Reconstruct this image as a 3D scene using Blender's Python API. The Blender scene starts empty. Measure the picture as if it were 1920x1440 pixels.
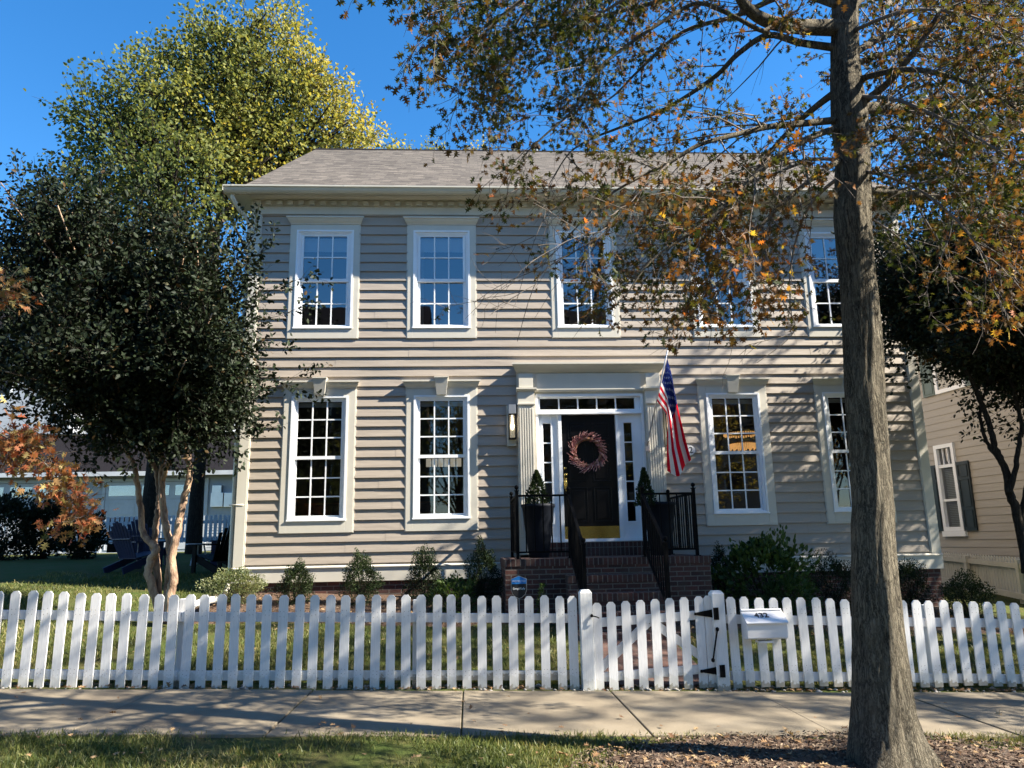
import bpy, math, random
import numpy as np
from mathutils import Vector, Matrix

random.seed(7)
RNG = np.random.default_rng(11)
C = bpy.context.scene.collection
SC = bpy.context.scene

# ---------------------------------------------------------------- camera, sky, sun, exposure
cam_d = bpy.data.cameras.new('camera')
cam = bpy.data.objects.new('camera', cam_d)
C.objects.link(cam)
cam_d.sensor_width = 36.0
cam_d.lens = 26.73
cam_d.clip_start = 0.05
cam_d.clip_end = 3000.0
F = Vector((0.05697846, 0.97720652, 0.20450151))
R = Vector((0.99835039, -0.05431888, -0.01859985))
U = Vector((0.00706761, -0.20522395, 0.97868952))
m = Matrix((R, U, -F)).transposed().to_4x4()
m.translation = Vector((0, 0, 1.5))
cam.matrix_world = m
SC.camera = cam

SUN = Vector((4.9, -1.22, 4.1)).normalized()          # towards the sun
SUN_EL = math.asin(SUN.z)
SUN_AZ = math.atan2(SUN.x, SUN.y)
w = bpy.data.worlds.new('World')
SC.world = w
w.use_nodes = True
nt = w.node_tree
nt.nodes.clear()
sky = nt.nodes.new('ShaderNodeTexSky')
sky.sky_type = 'NISHITA'
sky.sun_disc = False
sky.sun_elevation = SUN_EL
sky.sun_rotation = SUN_AZ
sky.altitude = 0.0
sky.air_density = 1.0
sky.dust_density = 0.08
sky.ozone_density = 4.0
bgn = nt.nodes.new('ShaderNodeBackground')
bgn.inputs['Strength'].default_value = 0.07
won = nt.nodes.new('ShaderNodeOutputWorld')
hs = nt.nodes.new('ShaderNodeHueSaturation')
hs.inputs['Saturation'].default_value = 1.28
nt.links.new(sky.outputs[0], hs.inputs['Color'])
nt.links.new(hs.outputs[0], bgn.inputs[0])
nt.links.new(bgn.outputs[0], won.inputs[0])
sd = bpy.data.lights.new('sun', 'SUN')
sd.energy = 5.0
sd.angle = math.radians(0.53)
sd.color = (1.0, 0.915, 0.775)
so = bpy.data.objects.new('sun', sd)
C.objects.link(so)
so.rotation_euler = SUN.to_track_quat('Z', 'Y').to_euler()
SC.view_settings.view_transform = 'Standard'
SC.view_settings.look = 'None'
SC.view_settings.gamma = 1.0
SC.view_settings.use_curve_mapping = False
SC.view_settings.exposure = 2.0
try:
    SC.cycles.max_bounces = 7
    SC.cycles.transparent_max_bounces = 12
    SC.cycles.use_adaptive_sampling = True
    SC.cycles.use_denoising = True
except Exception:
    pass

# ---------------------------------------------------------------- material helpers
class NT:
    def __init__(s, name):
        s.m = bpy.data.materials.new(name)
        s.m.use_nodes = True
        s.t = s.m.node_tree
        s.b = s.t.nodes['Principled BSDF']
        s.out = s.t.nodes['Material Output']
    def n(s, typ, **kw):
        n = s.t.nodes.new(typ)
        for k, v in kw.items():
            if k in n.inputs.keys():
                n.inputs[k].default_value = v
            else:
                setattr(n, k, v)
        return n
    def l(s, a, b):
        s.t.links.new(a, b)
    def coord(s, scale=(1, 1, 1), which='Object', rot=(0, 0, 0)):
        tc = s.n('ShaderNodeTexCoord')
        mp = s.n('ShaderNodeMapping')
        mp.inputs['Scale'].default_value = scale
        mp.inputs['Rotation'].default_value = rot
        s.l(tc.outputs[which], mp.inputs['Vector'])
        return mp.outputs[0]
    def noise(s, vec, scale, detail=4, rough=0.55):
        n = s.n('ShaderNodeTexNoise')
        n.inputs['Scale'].default_value = scale
        n.inputs['Detail'].default_value = detail
        n.inputs['Roughness'].default_value = rough
        if vec is not None:
            s.l(vec, n.inputs['Vector'])
        return n.outputs['Fac']
    def ramp(s, fac, stops):
        r = s.n('ShaderNodeValToRGB')
        el = r.color_ramp.elements
        while len(el) < len(stops):
            el.new(0.5)
        for e, (p, c) in zip(el, stops):
            e.position = p
            e.color = (c[0], c[1], c[2], 1) if len(c) == 3 else c
        s.l(fac, r.inputs[0])
        return r.outputs[0]
    def mix(s, fac, a, b, mode='MIX'):
        n = s.n('ShaderNodeMix', data_type='RGBA', blend_type=mode)
        for sock, v in ((n.inputs[0], fac), (n.inputs[6], a), (n.inputs[7], b)):
            if hasattr(v, 'links') or hasattr(v, 'is_linked'):
                s.l(v, sock)
            elif isinstance(v, (int, float)):
                sock.default_value = v
            else:
                sock.default_value = (v[0], v[1], v[2], 1)
        return n.outputs[2]
    def math(s, op, a, b=None):
        n = s.n('ShaderNodeMath', operation=op)
        for i, v in enumerate((a, b)):
            if v is None:
                continue
            if hasattr(v, 'is_linked'):
                s.l(v, n.inputs[i])
            else:
                n.inputs[i].default_value = v
        return n.outputs[0]
    def bump(s, h, strength=0.3, dist=0.01, prev=None):
        n = s.n('ShaderNodeBump')
        n.inputs['Strength'].default_value = strength
        n.inputs['Distance'].default_value = dist
        s.l(h, n.inputs['Height'])
        if prev is not None:
            s.l(prev, n.inputs['Normal'])
        s.l(n.outputs[0], s.b.inputs['Normal'])
        return n.outputs[0]
    def base(s, v):
        if hasattr(v, 'is_linked'):
            s.l(v, s.b.inputs['Base Color'])
        else:
            s.b.inputs['Base Color'].default_value = (v[0], v[1], v[2], 1)
    def rough(s, v):
        if hasattr(v, 'is_linked'):
            s.l(v, s.b.inputs['Roughness'])
        else:
            s.b.inputs['Roughness'].default_value = v

def sc3(c, k):
    return (c[0] * k, c[1] * k, c[2] * k)

def mat_plain(name, col, rough=0.5, var=0.12, nscale=6.0, bump=0.0, bscale=60, metallic=0.0, spec=0.5):
    q = NT(name)
    v = q.coord()
    f = q.noise(v, nscale, 5)
    q.base(q.ramp(f, [(0.3, sc3(col, 1 - var)), (0.7, sc3(col, 1 + var))]))
    q.rough(rough)
    q.b.inputs['Metallic'].default_value = metallic
    q.b.inputs['Specular IOR Level'].default_value = spec
    if bump:
        q.bump(q.noise(v, bscale, 4), bump, 0.004)
    return q.m

def mat_siding(name, col, seed=0.0):
    q = NT(name)
    v = q.coord((0.5, 1, 3))
    f = q.noise(v, 1.3, 4)
    g = q.noise(q.coord((1, 1, 6)), 26, 3)
    c = q.ramp(f, [(0.3, sc3(col, 0.92)), (0.7, sc3(col, 1.06))])
    c = q.mix(0.18, c, q.ramp(g, [(0.35, sc3(col, 0.8)), (0.65, sc3(col, 1.15))]))
    q.base(c)
    q.rough(0.48)
    w1 = q.noise(q.coord((0.7, 1, 4.2)), 1.5, 2)
    b1 = q.bump(w1, 0.55, 0.02)
    q.bump(q.noise(q.coord((3, 1, 40)), 9, 3), 0.08, 0.002, b1)
    return q.m

def mat_white_wood(name, col=(0.72, 0.72, 0.725), dirt=True):
    q = NT(name)
    v = q.coord()
    oi = q.n('ShaderNodeObjectInfo')
    grain = q.noise(q.coord((22, 22, 1.4)), 5, 5, 0.6)
    c = q.ramp(grain, [(0.25, sc3(col, 0.82)), (0.5, sc3(col, 0.97)), (0.8, sc3(col, 1.04))])
    tone = q.ramp(oi.outputs['Random'], [(0, (0.90, 0.90, 0.91)), (1, (1, 1, 0.99))])
    c = q.mix(1.0, c, tone, 'MULTIPLY')
    spots = q.noise(v, 38, 3, 0.7)
    sp2 = q.n('ShaderNodeSeparateXYZ'); q.l(v, sp2.inputs[0])
    c = q.mix(q.ramp(spots, [(0.70, (0, 0, 0)), (0.76, (1, 1, 1))]), c, (0.30, 0.29, 0.25))
    if dirt:
        sep = q.n('ShaderNodeSeparateXYZ')
        q.l(v, sep.inputs[0])
        edge = q.math('ADD', q.math('MULTIPLY', q.noise(v, 30, 4, 0.7), 0.20), -0.05)
        d = q.math('GREATER_THAN', edge, sep.outputs[2])
        c = q.mix(q.math('MULTIPLY', d, 0.75), c, (0.16, 0.13, 0.09))
        d2 = q.math('GREATER_THAN', q.math('MULTIPLY', q.noise(v, 14, 4, 0.7), 0.28), sep.outputs[2])
        c = q.mix(q.math('MULTIPLY', d2, 0.28), c, (0.35, 0.33, 0.24))
    chipn = q.noise(q.coord((1, 1, .35)), 24, 5, 0.75)
    c = q.mix(q.ramp(chipn, [(0.69, (0, 0, 0)), (0.72, (0.6, 0.6, 0.6))]), c, (0.33, 0.30, 0.25))
    q.base(c)
    q.rough(0.55)
    q.bump(grain, 0.45, 0.004)
    return q.m

def brick_vec(q, scale=1.0):
    tc = q.n('ShaderNodeTexCoord')
    sep = q.n('ShaderNodeSeparateXYZ')
    q.l(tc.outputs['Object'], sep.inputs[0])
    geo = q.n('ShaderNodeNewGeometry')
    ns = q.n('ShaderNodeSeparateXYZ')
    q.l(geo.outputs['Normal'], ns.inputs[0])
    up = q.math('GREATER_THAN', q.math('ABSOLUTE', ns.outputs[2]), 0.7)
    xs = q.math('ADD', sep.outputs[0], q.math('MULTIPLY', q.math('GREATER_THAN', q.math('ABSOLUTE', ns.outputs[0]), 0.7), sep.outputs[1]))
    yy = q.math('ADD', q.math('MULTIPLY', up, sep.outputs[1]), q.math('MULTIPLY', q.math('SUBTRACT', 1.0, up), sep.outputs[2]))
    cb = q.n('ShaderNodeCombineXYZ')
    q.l(xs, cb.inputs[0])
    q.l(yy, cb.inputs[1])
    return cb.outputs[0], tc.outputs['Object']

def mat_brick(name, bw, bh, mort=0.008, c1=(0.105, 0.036, 0.026), c2=(0.045, 0.018, 0.015), cm=(0.15, 0.13, 0.11), offset=0.5, bias=0.0):
    q = NT(name)
    vec, obj = brick_vec(q)
    b = q.n('ShaderNodeTexBrick')
    q.l(vec, b.inputs['Vector'])
    b.offset = offset
    b.inputs['Scale'].default_value = 1.0
    b.inputs['Brick Width'].default_value = bw
    b.inputs['Row Height'].default_value = bh
    b.inputs['Mortar Size'].default_value = mort
    b.inputs['Mortar Smooth'].default_value = 0.15
    b.inputs['Bias'].default_value = bias
    b.inputs['Color1'].default_value = (*c1, 1)
    b.inputs['Color2'].default_value = (*c2, 1)
    b.inputs['Mortar'].default_value = (*cm, 1)
    n1 = q.noise(obj, 35, 5, 0.7)
    c = q.mix(0.55, b.outputs['Color'], q.ramp(n1, [(0.3, (0.35, 0.35, 0.35)), (0.7, (1.35, 1.3, 1.3))]), 'MULTIPLY')
    n2 = q.noise(obj, 3.0, 4, 0.6)
    c = q.mix(q.ramp(n2, [(0.48, (0, 0, 0)), (0.7, (0.5, 0.5, 0.5))]), c, (0.06, 0.05, 0.04))
    q.base(c)
    q.rough(0.85)
    h = q.math('ADD', q.math('MULTIPLY', b.outputs['Fac'], -1.0), q.math('MULTIPLY', n1, 0.4))
    q.bump(h, 0.7, 0.006)
    return q.m

def mat_leaf(name, stops, rough=0.45, trans=0.35, spec=0.35):
    q = NT(name)
    at = q.n('ShaderNodeAttribute', attribute_name='tint')
    c = q.ramp(at.outputs['Fac'], stops)
    n1 = q.noise(q.coord(), 40, 2)
    c = q.mix(0.35, c, q.ramp(n1, [(0.3, (0.6, 0.6, 0.6)), (0.7, (1.25, 1.25, 1.25))]), 'MULTIPLY')
    q.base(c)
    q.rough(rough)
    q.b.inputs['Specular IOR Level'].default_value = spec
    tr = q.n('ShaderNodeBsdfTranslucent')
    tc = q.mix(1.0, c, (1.5, 1.35, 0.8), 'MULTIPLY')
    q.l(tc, tr.inputs['Color'])
    mx = q.n('ShaderNodeMixShader')
    mx.inputs[0].default_value = trans
    q.l(q.b.outputs[0], mx.inputs[1])
    q.l(tr.outputs[0], mx.inputs[2])
    q.l(mx.outputs[0], q.out.inputs['Surface'])
    return q.m

def mat_bark(name, cdark, clight, sx=9.0, sz=2.0, depth=0.02, strength=1.0, lichen=0.0, nz=3.0):
    """furrowed bark: short interlaced vertical ridges over two scales of noise"""
    q = NT(name)
    nn = q.n('ShaderNodeTexNoise')
    nn.inputs['Scale'].default_value = 6.0
    nn.inputs['Detail'].default_value = 3.0
    q.l(q.coord(), nn.inputs['Vector'])
    def warped(v, k):
        wv = q.n('ShaderNodeVectorMath', operation='ADD')
        sclv = q.n('ShaderNodeVectorMath', operation='SCALE')
        q.l(nn.outputs['Color'], sclv.inputs[0])
        sclv.inputs['Scale'].default_value = k
        q.l(v, wv.inputs[0]); q.l(sclv.outputs[0], wv.inputs[1])
        return wv.outputs[0]
    n1 = q.noise(warped(q.coord((sx * 4.5, sx * 4.5, sz * 2.2)), 1.6), 1.0, 7, 0.72)
    n2 = q.noise(warped(q.coord((sx * 1.6, sx * 1.6, sz * .8)), 1.0), 1.0, 4, 0.6)
    fine = q.noise(q.coord((60, 60, 22)), nz, 5, 0.7)
    ridge = q.math('ABSOLUTE', q.math('SUBTRACT', q.math('MULTIPLY', n1, 2.0), 1.0))
    ridge = q.math('MINIMUM', q.math('MULTIPLY', ridge, 3.2), 1.0)
    h0 = q.math('ADD', q.math('MULTIPLY', ridge, 0.65), q.math('MULTIPLY', n2, 0.6))
    c = q.ramp(h0, [(0.28, cdark), (0.55, sc3(clight, .75)), (0.85, clight)])
    c = q.mix(0.65, c, q.ramp(fine, [(0.3, (0.55, 0.55, 0.55)), (0.7, (1.3, 1.28, 1.22))]), 'MULTIPLY')
    wob = q.noise(q.coord((1, 1, .6)), 3.0, 4)
    c = q.mix(0.5, c, q.ramp(wob, [(0.35, (0.72, 0.70, 0.66)), (0.65, (1.2, 1.18, 1.12))]), 'MULTIPLY')
    if lichen:
        sp = q.noise(q.coord(), 48, 3, 0.5)
        c = q.mix(q.ramp(sp, [(0.64, (0, 0, 0)), (0.70, (lichen,) * 3)]), c, (0.30, 0.30, 0.23))
    q.base(c)
    q.rough(0.95)
    q.b.inputs['Specular IOR Level'].default_value = 0.1
    q.bump(q.math('ADD', h0, q.math('MULTIPLY', fine, 0.35)), strength, depth)
    return q.m

M = {}
M['siding'] = mat_siding('taupe_vinyl_siding', (0.342, 0.294, 0.243))
M['trim'] = mat_plain('cream_trim_paint', (0.56, 0.53, 0.455), 0.5, 0.06, 2.5, 0.05)
M['gutter'] = mat_plain('cream_gutter_paint', (0.52, 0.50, 0.42), 0.35, 0.05, 2.0)
M['white'] = mat_plain('white_vinyl', (0.80, 0.82, 0.84), 0.35, 0.03, 3)
M['fence'] = mat_white_wood('white_fence_paint')
M['far_white'] = mat_plain('weathered_white_dimmed', (0.42, 0.45, 0.49), 0.6, 0.1, 3)  # weathered white, darkened to stand in for tree shade on the garage
M['tan_wood'] = mat_plain('beige_fence_paint', (0.42, 0.40, 0.34), 0.6, 0.1, 4)
M['brick'] = mat_brick('red_brick', 0.205, 0.070)
M['rowlock'] = mat_brick('red_brick_on_edge', 0.072, 0.6, 0.008, offset=0.0)
M['paver'] = mat_brick('red_brick_paving', 0.2, 0.1, 0.006, c1=(0.12, 0.055, 0.04), c2=(0.065, 0.033, 0.026), cm=(0.09, 0.075, 0.06))
M['black'] = mat_plain('black_metal_paint', (0.003, 0.003, 0.0035), 0.6, 0.2, 12, spec=0.08)
M['door'] = mat_plain('black_door_paint', (0.003, 0.003, 0.004), 0.3, 0.1, 6, spec=0.3)
M['planter'] = mat_plain('dark_planter_resin', (0.006, 0.008, 0.013), 0.6, 0.15, 5, spec=0.12)
M['brass'] = mat_plain('brass', (0.62, 0.44, 0.12), 0.22, 0.1, 5, metallic=1.0)
M['steel'] = mat_plain('brushed_metal', (0.55, 0.56, 0.58), 0.3, 0.05, 5, metallic=0.8)
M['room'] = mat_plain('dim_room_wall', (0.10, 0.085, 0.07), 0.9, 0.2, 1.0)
M['blind'] = mat_plain('white_window_blind', (0.75, 0.76, 0.78), 0.7, 0.03, 4)
M['curtain'] = mat_plain('pale_curtain', (0.5, 0.5, 0.48), 0.8, 0.08, 8)
M['wood'] = mat_plain('warm_wood', (0.20, 0.09, 0.04), 0.45, 0.25, 9)
M['green_shutter'] = mat_plain('grey_green_shutter', (0.10, 0.14, 0.13), 0.5, 0.08, 4)
M['dark_shutter'] = mat_plain('dark_teal_shutter', (0.012, 0.022, 0.028), 0.45, 0.1, 4)
M['pale_siding'] = mat_siding('pale_grey_siding', (0.34, 0.36, 0.39))
M['tan_siding'] = mat_siding('tan_siding', (0.33, 0.30, 0.255))
M['blue_chair'] = mat_plain('navy_chair_plastic', (0.010, 0.018, 0.065), 0.5, 0.1, 6)
M['dark_roof'] = mat_plain('dark_asphalt_roof', (0.012, 0.011, 0.013), 0.95, 0.25, 14, 0.3, spec=0.05)
M['asphalt'] = mat_plain('asphalt', (0.05, 0.05, 0.052), 0.9, 0.2, 20, 0.5, 150)
M['plastic_white'] = mat_plain('white_mailbox_plastic', (0.72, 0.71, 0.72), 0.3, 0.04, 6, 0.03, 12)
M['pipe'] = mat_plain('white_corrugated_plastic', (0.6, 0.6, 0.58), 0.5, 0.1, 8)
M['ink'] = mat_plain('black_ink', (0.01, 0.01, 0.012), 0.5, 0.05, 5)
M['nail'] = mat_plain('rusty_nail', (0.16, 0.14, 0.12), 0.7, 0.3, 50)
M['stone'] = mat_plain('river_stone', (0.30, 0.28, 0.25), 0.8, 0.3, 12, 0.3)

def glass(name, fac, tint):
    q = NT(name)
    t = q.n('ShaderNodeBsdfTransparent')
    t.inputs['Color'].default_value = (*tint, 1)
    g = q.n('ShaderNodeBsdfGlossy')
    g.inputs['Roughness'].default_value = 0.015
    g.inputs['Color'].default_value = (0.95, 0.97, 1, 1)
    bp = q.n('ShaderNodeBump')
    bp.inputs['Strength'].default_value = 0.04
    bp.inputs['Distance'].default_value = 0.02
    q.l(q.noise(q.coord(), 2.2, 1), bp.inputs['Height'])
    q.l(bp.outputs[0], g.inputs['Normal'])
    fr = q.n('ShaderNodeFresnel')
    fr.inputs['IOR'].default_value = 1.5
    mx = q.n('ShaderNodeMixShader')
    q.l(q.math('MINIMUM', q.math('ADD', fr.outputs[0], fac), 1.0), mx.inputs[0])
    q.l(t.outputs[0], mx.inputs[1])
    q.l(g.outputs[0], mx.inputs[2])
    q.l(mx.outputs[0], q.out.inputs['Surface'])
    q.t.nodes.remove(q.b)
    return q.m
M['glass'] = glass('window_glass', 0.16, (0.72, 0.76, 0.76))
M['glass_low'] = glass('dimmed_window_glass', 0.035, (0.62, 0.64, 0.64))  # same glass with weaker reflection and darker tint, so lower panes read dim
M['lamp_glass'] = glass('clear_lamp_glass', 0.02, (0.95, 0.95, 0.95))

def emit(name, col, s):
    q = NT(name)
    q.base(col)
    q.b.inputs['Emission Color'].default_value = (*col, 1)
    q.b.inputs['Emission Strength'].default_value = s
    return q.m
M['glow'] = emit('warm_lit_crystal', (0.75, 0.40, 0.13), 0.28)
M['panel_glow'] = emit('glass_panel_added_glow', (0.75, 0.66, 0.52), 0.16)  # small glow added so the pale panels show in the dark room
M['bulb'] = emit('lit_bulb', (1.0, 0.85, 0.6), 1.0)

q = NT('weathered_shingles')
vec = q.coord((1, 1.19, 1))
b = q.n('ShaderNodeTexBrick')
q.l(vec, b.inputs['Vector'])
b.offset = 0.37
b.offset_frequency = 3
b.squash = 0.7
b.squash_frequency = 2
b.inputs['Scale'].default_value = 1
b.inputs['Brick Width'].default_value = 0.27
b.inputs['Row Height'].default_value = 0.14
b.inputs['Mortar Size'].default_value = 0.004
b.inputs['Color1'].default_value = (0.155, 0.138, 0.12, 1)
b.inputs['Color2'].default_value = (0.07, 0.062, 0.056, 1)
b.inputs['Mortar'].default_value = (0.07, 0.06, 0.055, 1)
gr = q.noise(q.coord(), 160, 3, 0.8)
st = q.noise(q.coord((1.2, 9, 1)), 2.2, 5, 0.7)
c = q.mix(0.6, b.outputs['Color'], q.ramp(gr, [(0.3, (0.55, 0.55, 0.55)), (0.7, (1.4, 1.4, 1.4))]), 'MULTIPLY')
c = q.mix(0.8, c, q.ramp(st, [(0.36, (0.5, 0.48, 0.47)), (0.62, (1.35, 1.3, 1.25))]), 'MULTIPLY')
q.base(c)
q.rough(0.95)
q.bump(q.math('ADD', b.outputs['Fac'], gr), 0.5, 0.006)
M['shingle'] = q.m

q = NT('worn_concrete')
v = q.coord()
a = q.noise(v, 1.4, 6, 0.6)
bb = q.noise(v, 90, 4, 0.8)
c = q.ramp(a, [(0.3, (0.115, 0.092, 0.064)), (0.5, (0.180, 0.148, 0.102)), (0.72, (0.225, 0.19, 0.138))])
c = q.mix(0.5, c, q.ramp(bb, [(0.3, (0.6, 0.6, 0.6)), (0.7, (1.25, 1.25, 1.25))]), 'MULTIPLY')
st = q.noise(v, 7, 5, 0.75)
c = q.mix(q.ramp(st, [(0.6, (0, 0, 0)), (0.75, (0.45, 0.45, 0.45))]), c, (0.12, 0.10, 0.075))
q.base(c)
q.rough(0.92)
q.bump(q.math('ADD', bb, q.math('MULTIPLY', a, 0.6)), 0.35, 0.006)
M['concrete'] = q.m

q = NT('lawn_soil')
v = q.coord()
a = q.noise(v, 2.3, 6, 0.65)
f2 = q.noise(v, 45, 5, 0.75)
c = q.ramp(a, [(0.3, (0.10, 0.085, 0.04)), (0.5, (0.075, 0.085, 0.026)), (0.7, (0.055, 0.085, 0.02))])
c = q.mix(0.7, c, q.ramp(f2, [(0.3, (0.4, 0.4, 0.4)), (0.7, (1.5, 1.5, 1.4))]), 'MULTIPLY')
q.base(c)
q.rough(1.0)
q.b.inputs['Specular IOR Level'].default_value = 0.1
q.bump(f2, 0.9, 0.03)
M['lawn'] = q.m

q = NT('shredded_mulch')
v = q.coord()
a = q.noise(v, 60, 5, 0.8)
c = q.ramp(a, [(0.3, (0.035, 0.02, 0.013)), (0.6, (0.13, 0.075, 0.045)), (0.75, (0.24, 0.16, 0.10))])
q.base(c)
q.rough(1.0)
q.bump(a, 1.0, 0.03)
M['mulch'] = q.m
q = NT('mulch_chip')
at = q.n('ShaderNodeAttribute', attribute_name='tint')
q.base(q.ramp(at.outputs['Fac'], [(0, (0.035, 0.024, 0.017)), (0.45, (0.085, 0.056, 0.037)), (0.8, (0.16, 0.11, 0.072)), (1, (0.28, 0.215, 0.145))]))
q.rough(0.9)
M['chip'] = q.m

M['grass'] = mat_leaf('grass_blade', [(0, (0.04, 0.06, 0.014)), (0.4, (0.085, 0.11, 0.028)), (0.7, (0.17, 0.165, 0.055)), (1, (0.34, 0.28, 0.14))], 0.5, 0.3, 0.3)
M['oak_leaf'] = mat_leaf('pin_oak_leaf', [(0, (0.030, 0.045, 0.012)), (0.25, (0.065, 0.068, 0.016)), (0.45, (0.085, 0.050, 0.018)), (0.65, (0.12, 0.055, 0.018)), (0.82, (0.24, 0.10, 0.024)), (0.92, (0.40, 0.32, 0.05)), (1, (0.42, 0.12, 0.03))], 0.6, 0.38, 0.15)
M['rust_leaf'] = mat_leaf('rust_leaf', [(0, (0.06, 0.07, 0.02)), (0.35, (0.20, 0.16, 0.06)), (0.6, (0.24, 0.10, 0.04)), (0.85, (0.30, 0.07, 0.03)), (1, (0.38, 0.30, 0.12))], 0.6, 0.3, 0.2)
M['dry_leaf'] = mat_leaf('dry_leaf', [(0, (0.10, 0.05, 0.025)), (0.5, (0.22, 0.13, 0.065)), (1, (0.40, 0.28, 0.15))], 0.7, 0.15, 0.2)
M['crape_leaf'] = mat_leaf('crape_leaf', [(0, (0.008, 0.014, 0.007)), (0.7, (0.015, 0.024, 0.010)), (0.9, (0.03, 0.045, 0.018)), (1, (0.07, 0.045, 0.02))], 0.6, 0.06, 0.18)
M['linden_leaf'] = mat_leaf('linden_leaf', [(0, (0.06, 0.085, 0.03)), (0.3, (0.12, 0.145, 0.045)), (0.6, (0.22, 0.225, 0.06)), (0.85, (0.34, 0.31, 0.07)), (1, (0.40, 0.31, 0.08))], 0.6, 0.4, 0.15)
M['box_leaf'] = mat_leaf('boxwood_leaf', [(0, (0.012, 0.022, 0.009)), (0.6, (0.028, 0.048, 0.016)), (1, (0.07, 0.09, 0.035))], 0.55, 0.15, 0.2)
M['pale_leaf'] = mat_leaf('pale_shrub_leaf', [(0, (0.04, 0.06, 0.022)), (0.6, (0.11, 0.14, 0.055)), (1, (0.26, 0.26, 0.13))], 0.45, 0.3, 0.4)
M['bright_leaf'] = mat_leaf('broad_green_leaf', [(0, (0.03, 0.06, 0.015)), (0.6, (0.05, 0.09, 0.02)), (1, (0.12, 0.17, 0.04))], 0.5, 0.3, 0.3)
M['oak_bark'] = mat_bark('oak_bark', (0.06, 0.053, 0.043), (0.37, 0.33, 0.26), 9, 2.2, 0.06, 1.0, 0.6)
M['twig'] = mat_plain('grey_twig', (0.11, 0.09, 0.075), 0.85, 0.35, 7)
q = NT('smooth_peeling_bark')
pn = q.noise(q.coord((3, 3, 1)), 2.6, 5, 0.7)
pf = q.noise(q.coord((20, 20, 5)), 3, 4, 0.6)
c = q.ramp(pn, [(0.38, (0.10, 0.06, 0.04)), (0.47, (0.24, 0.15, 0.095)), (0.6, (0.42, 0.30, 0.20))])
c = q.mix(0.5, c, q.ramp(pf, [(0.3, (0.6, 0.58, 0.55)), (0.7, (1.2, 1.2, 1.2))]), 'MULTIPLY')
q.base(c); q.rough(0.7); q.bump(q.math('ADD', pn, pf), 0.6, 0.02)
M['crape_bark'] = q.m
M['dark_bark'] = mat_bark('dark_bark', (0.02, 0.017, 0.014), (0.06, 0.052, 0.045), 7, 2, 0.02)

# ---------------------------------------------------------------- mesh helpers
ORG = {}
def org_of(p):
    return Vector(ORG.get(p.name, (0, 0, 0))) if p else Vector((0, 0, 0))

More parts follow.
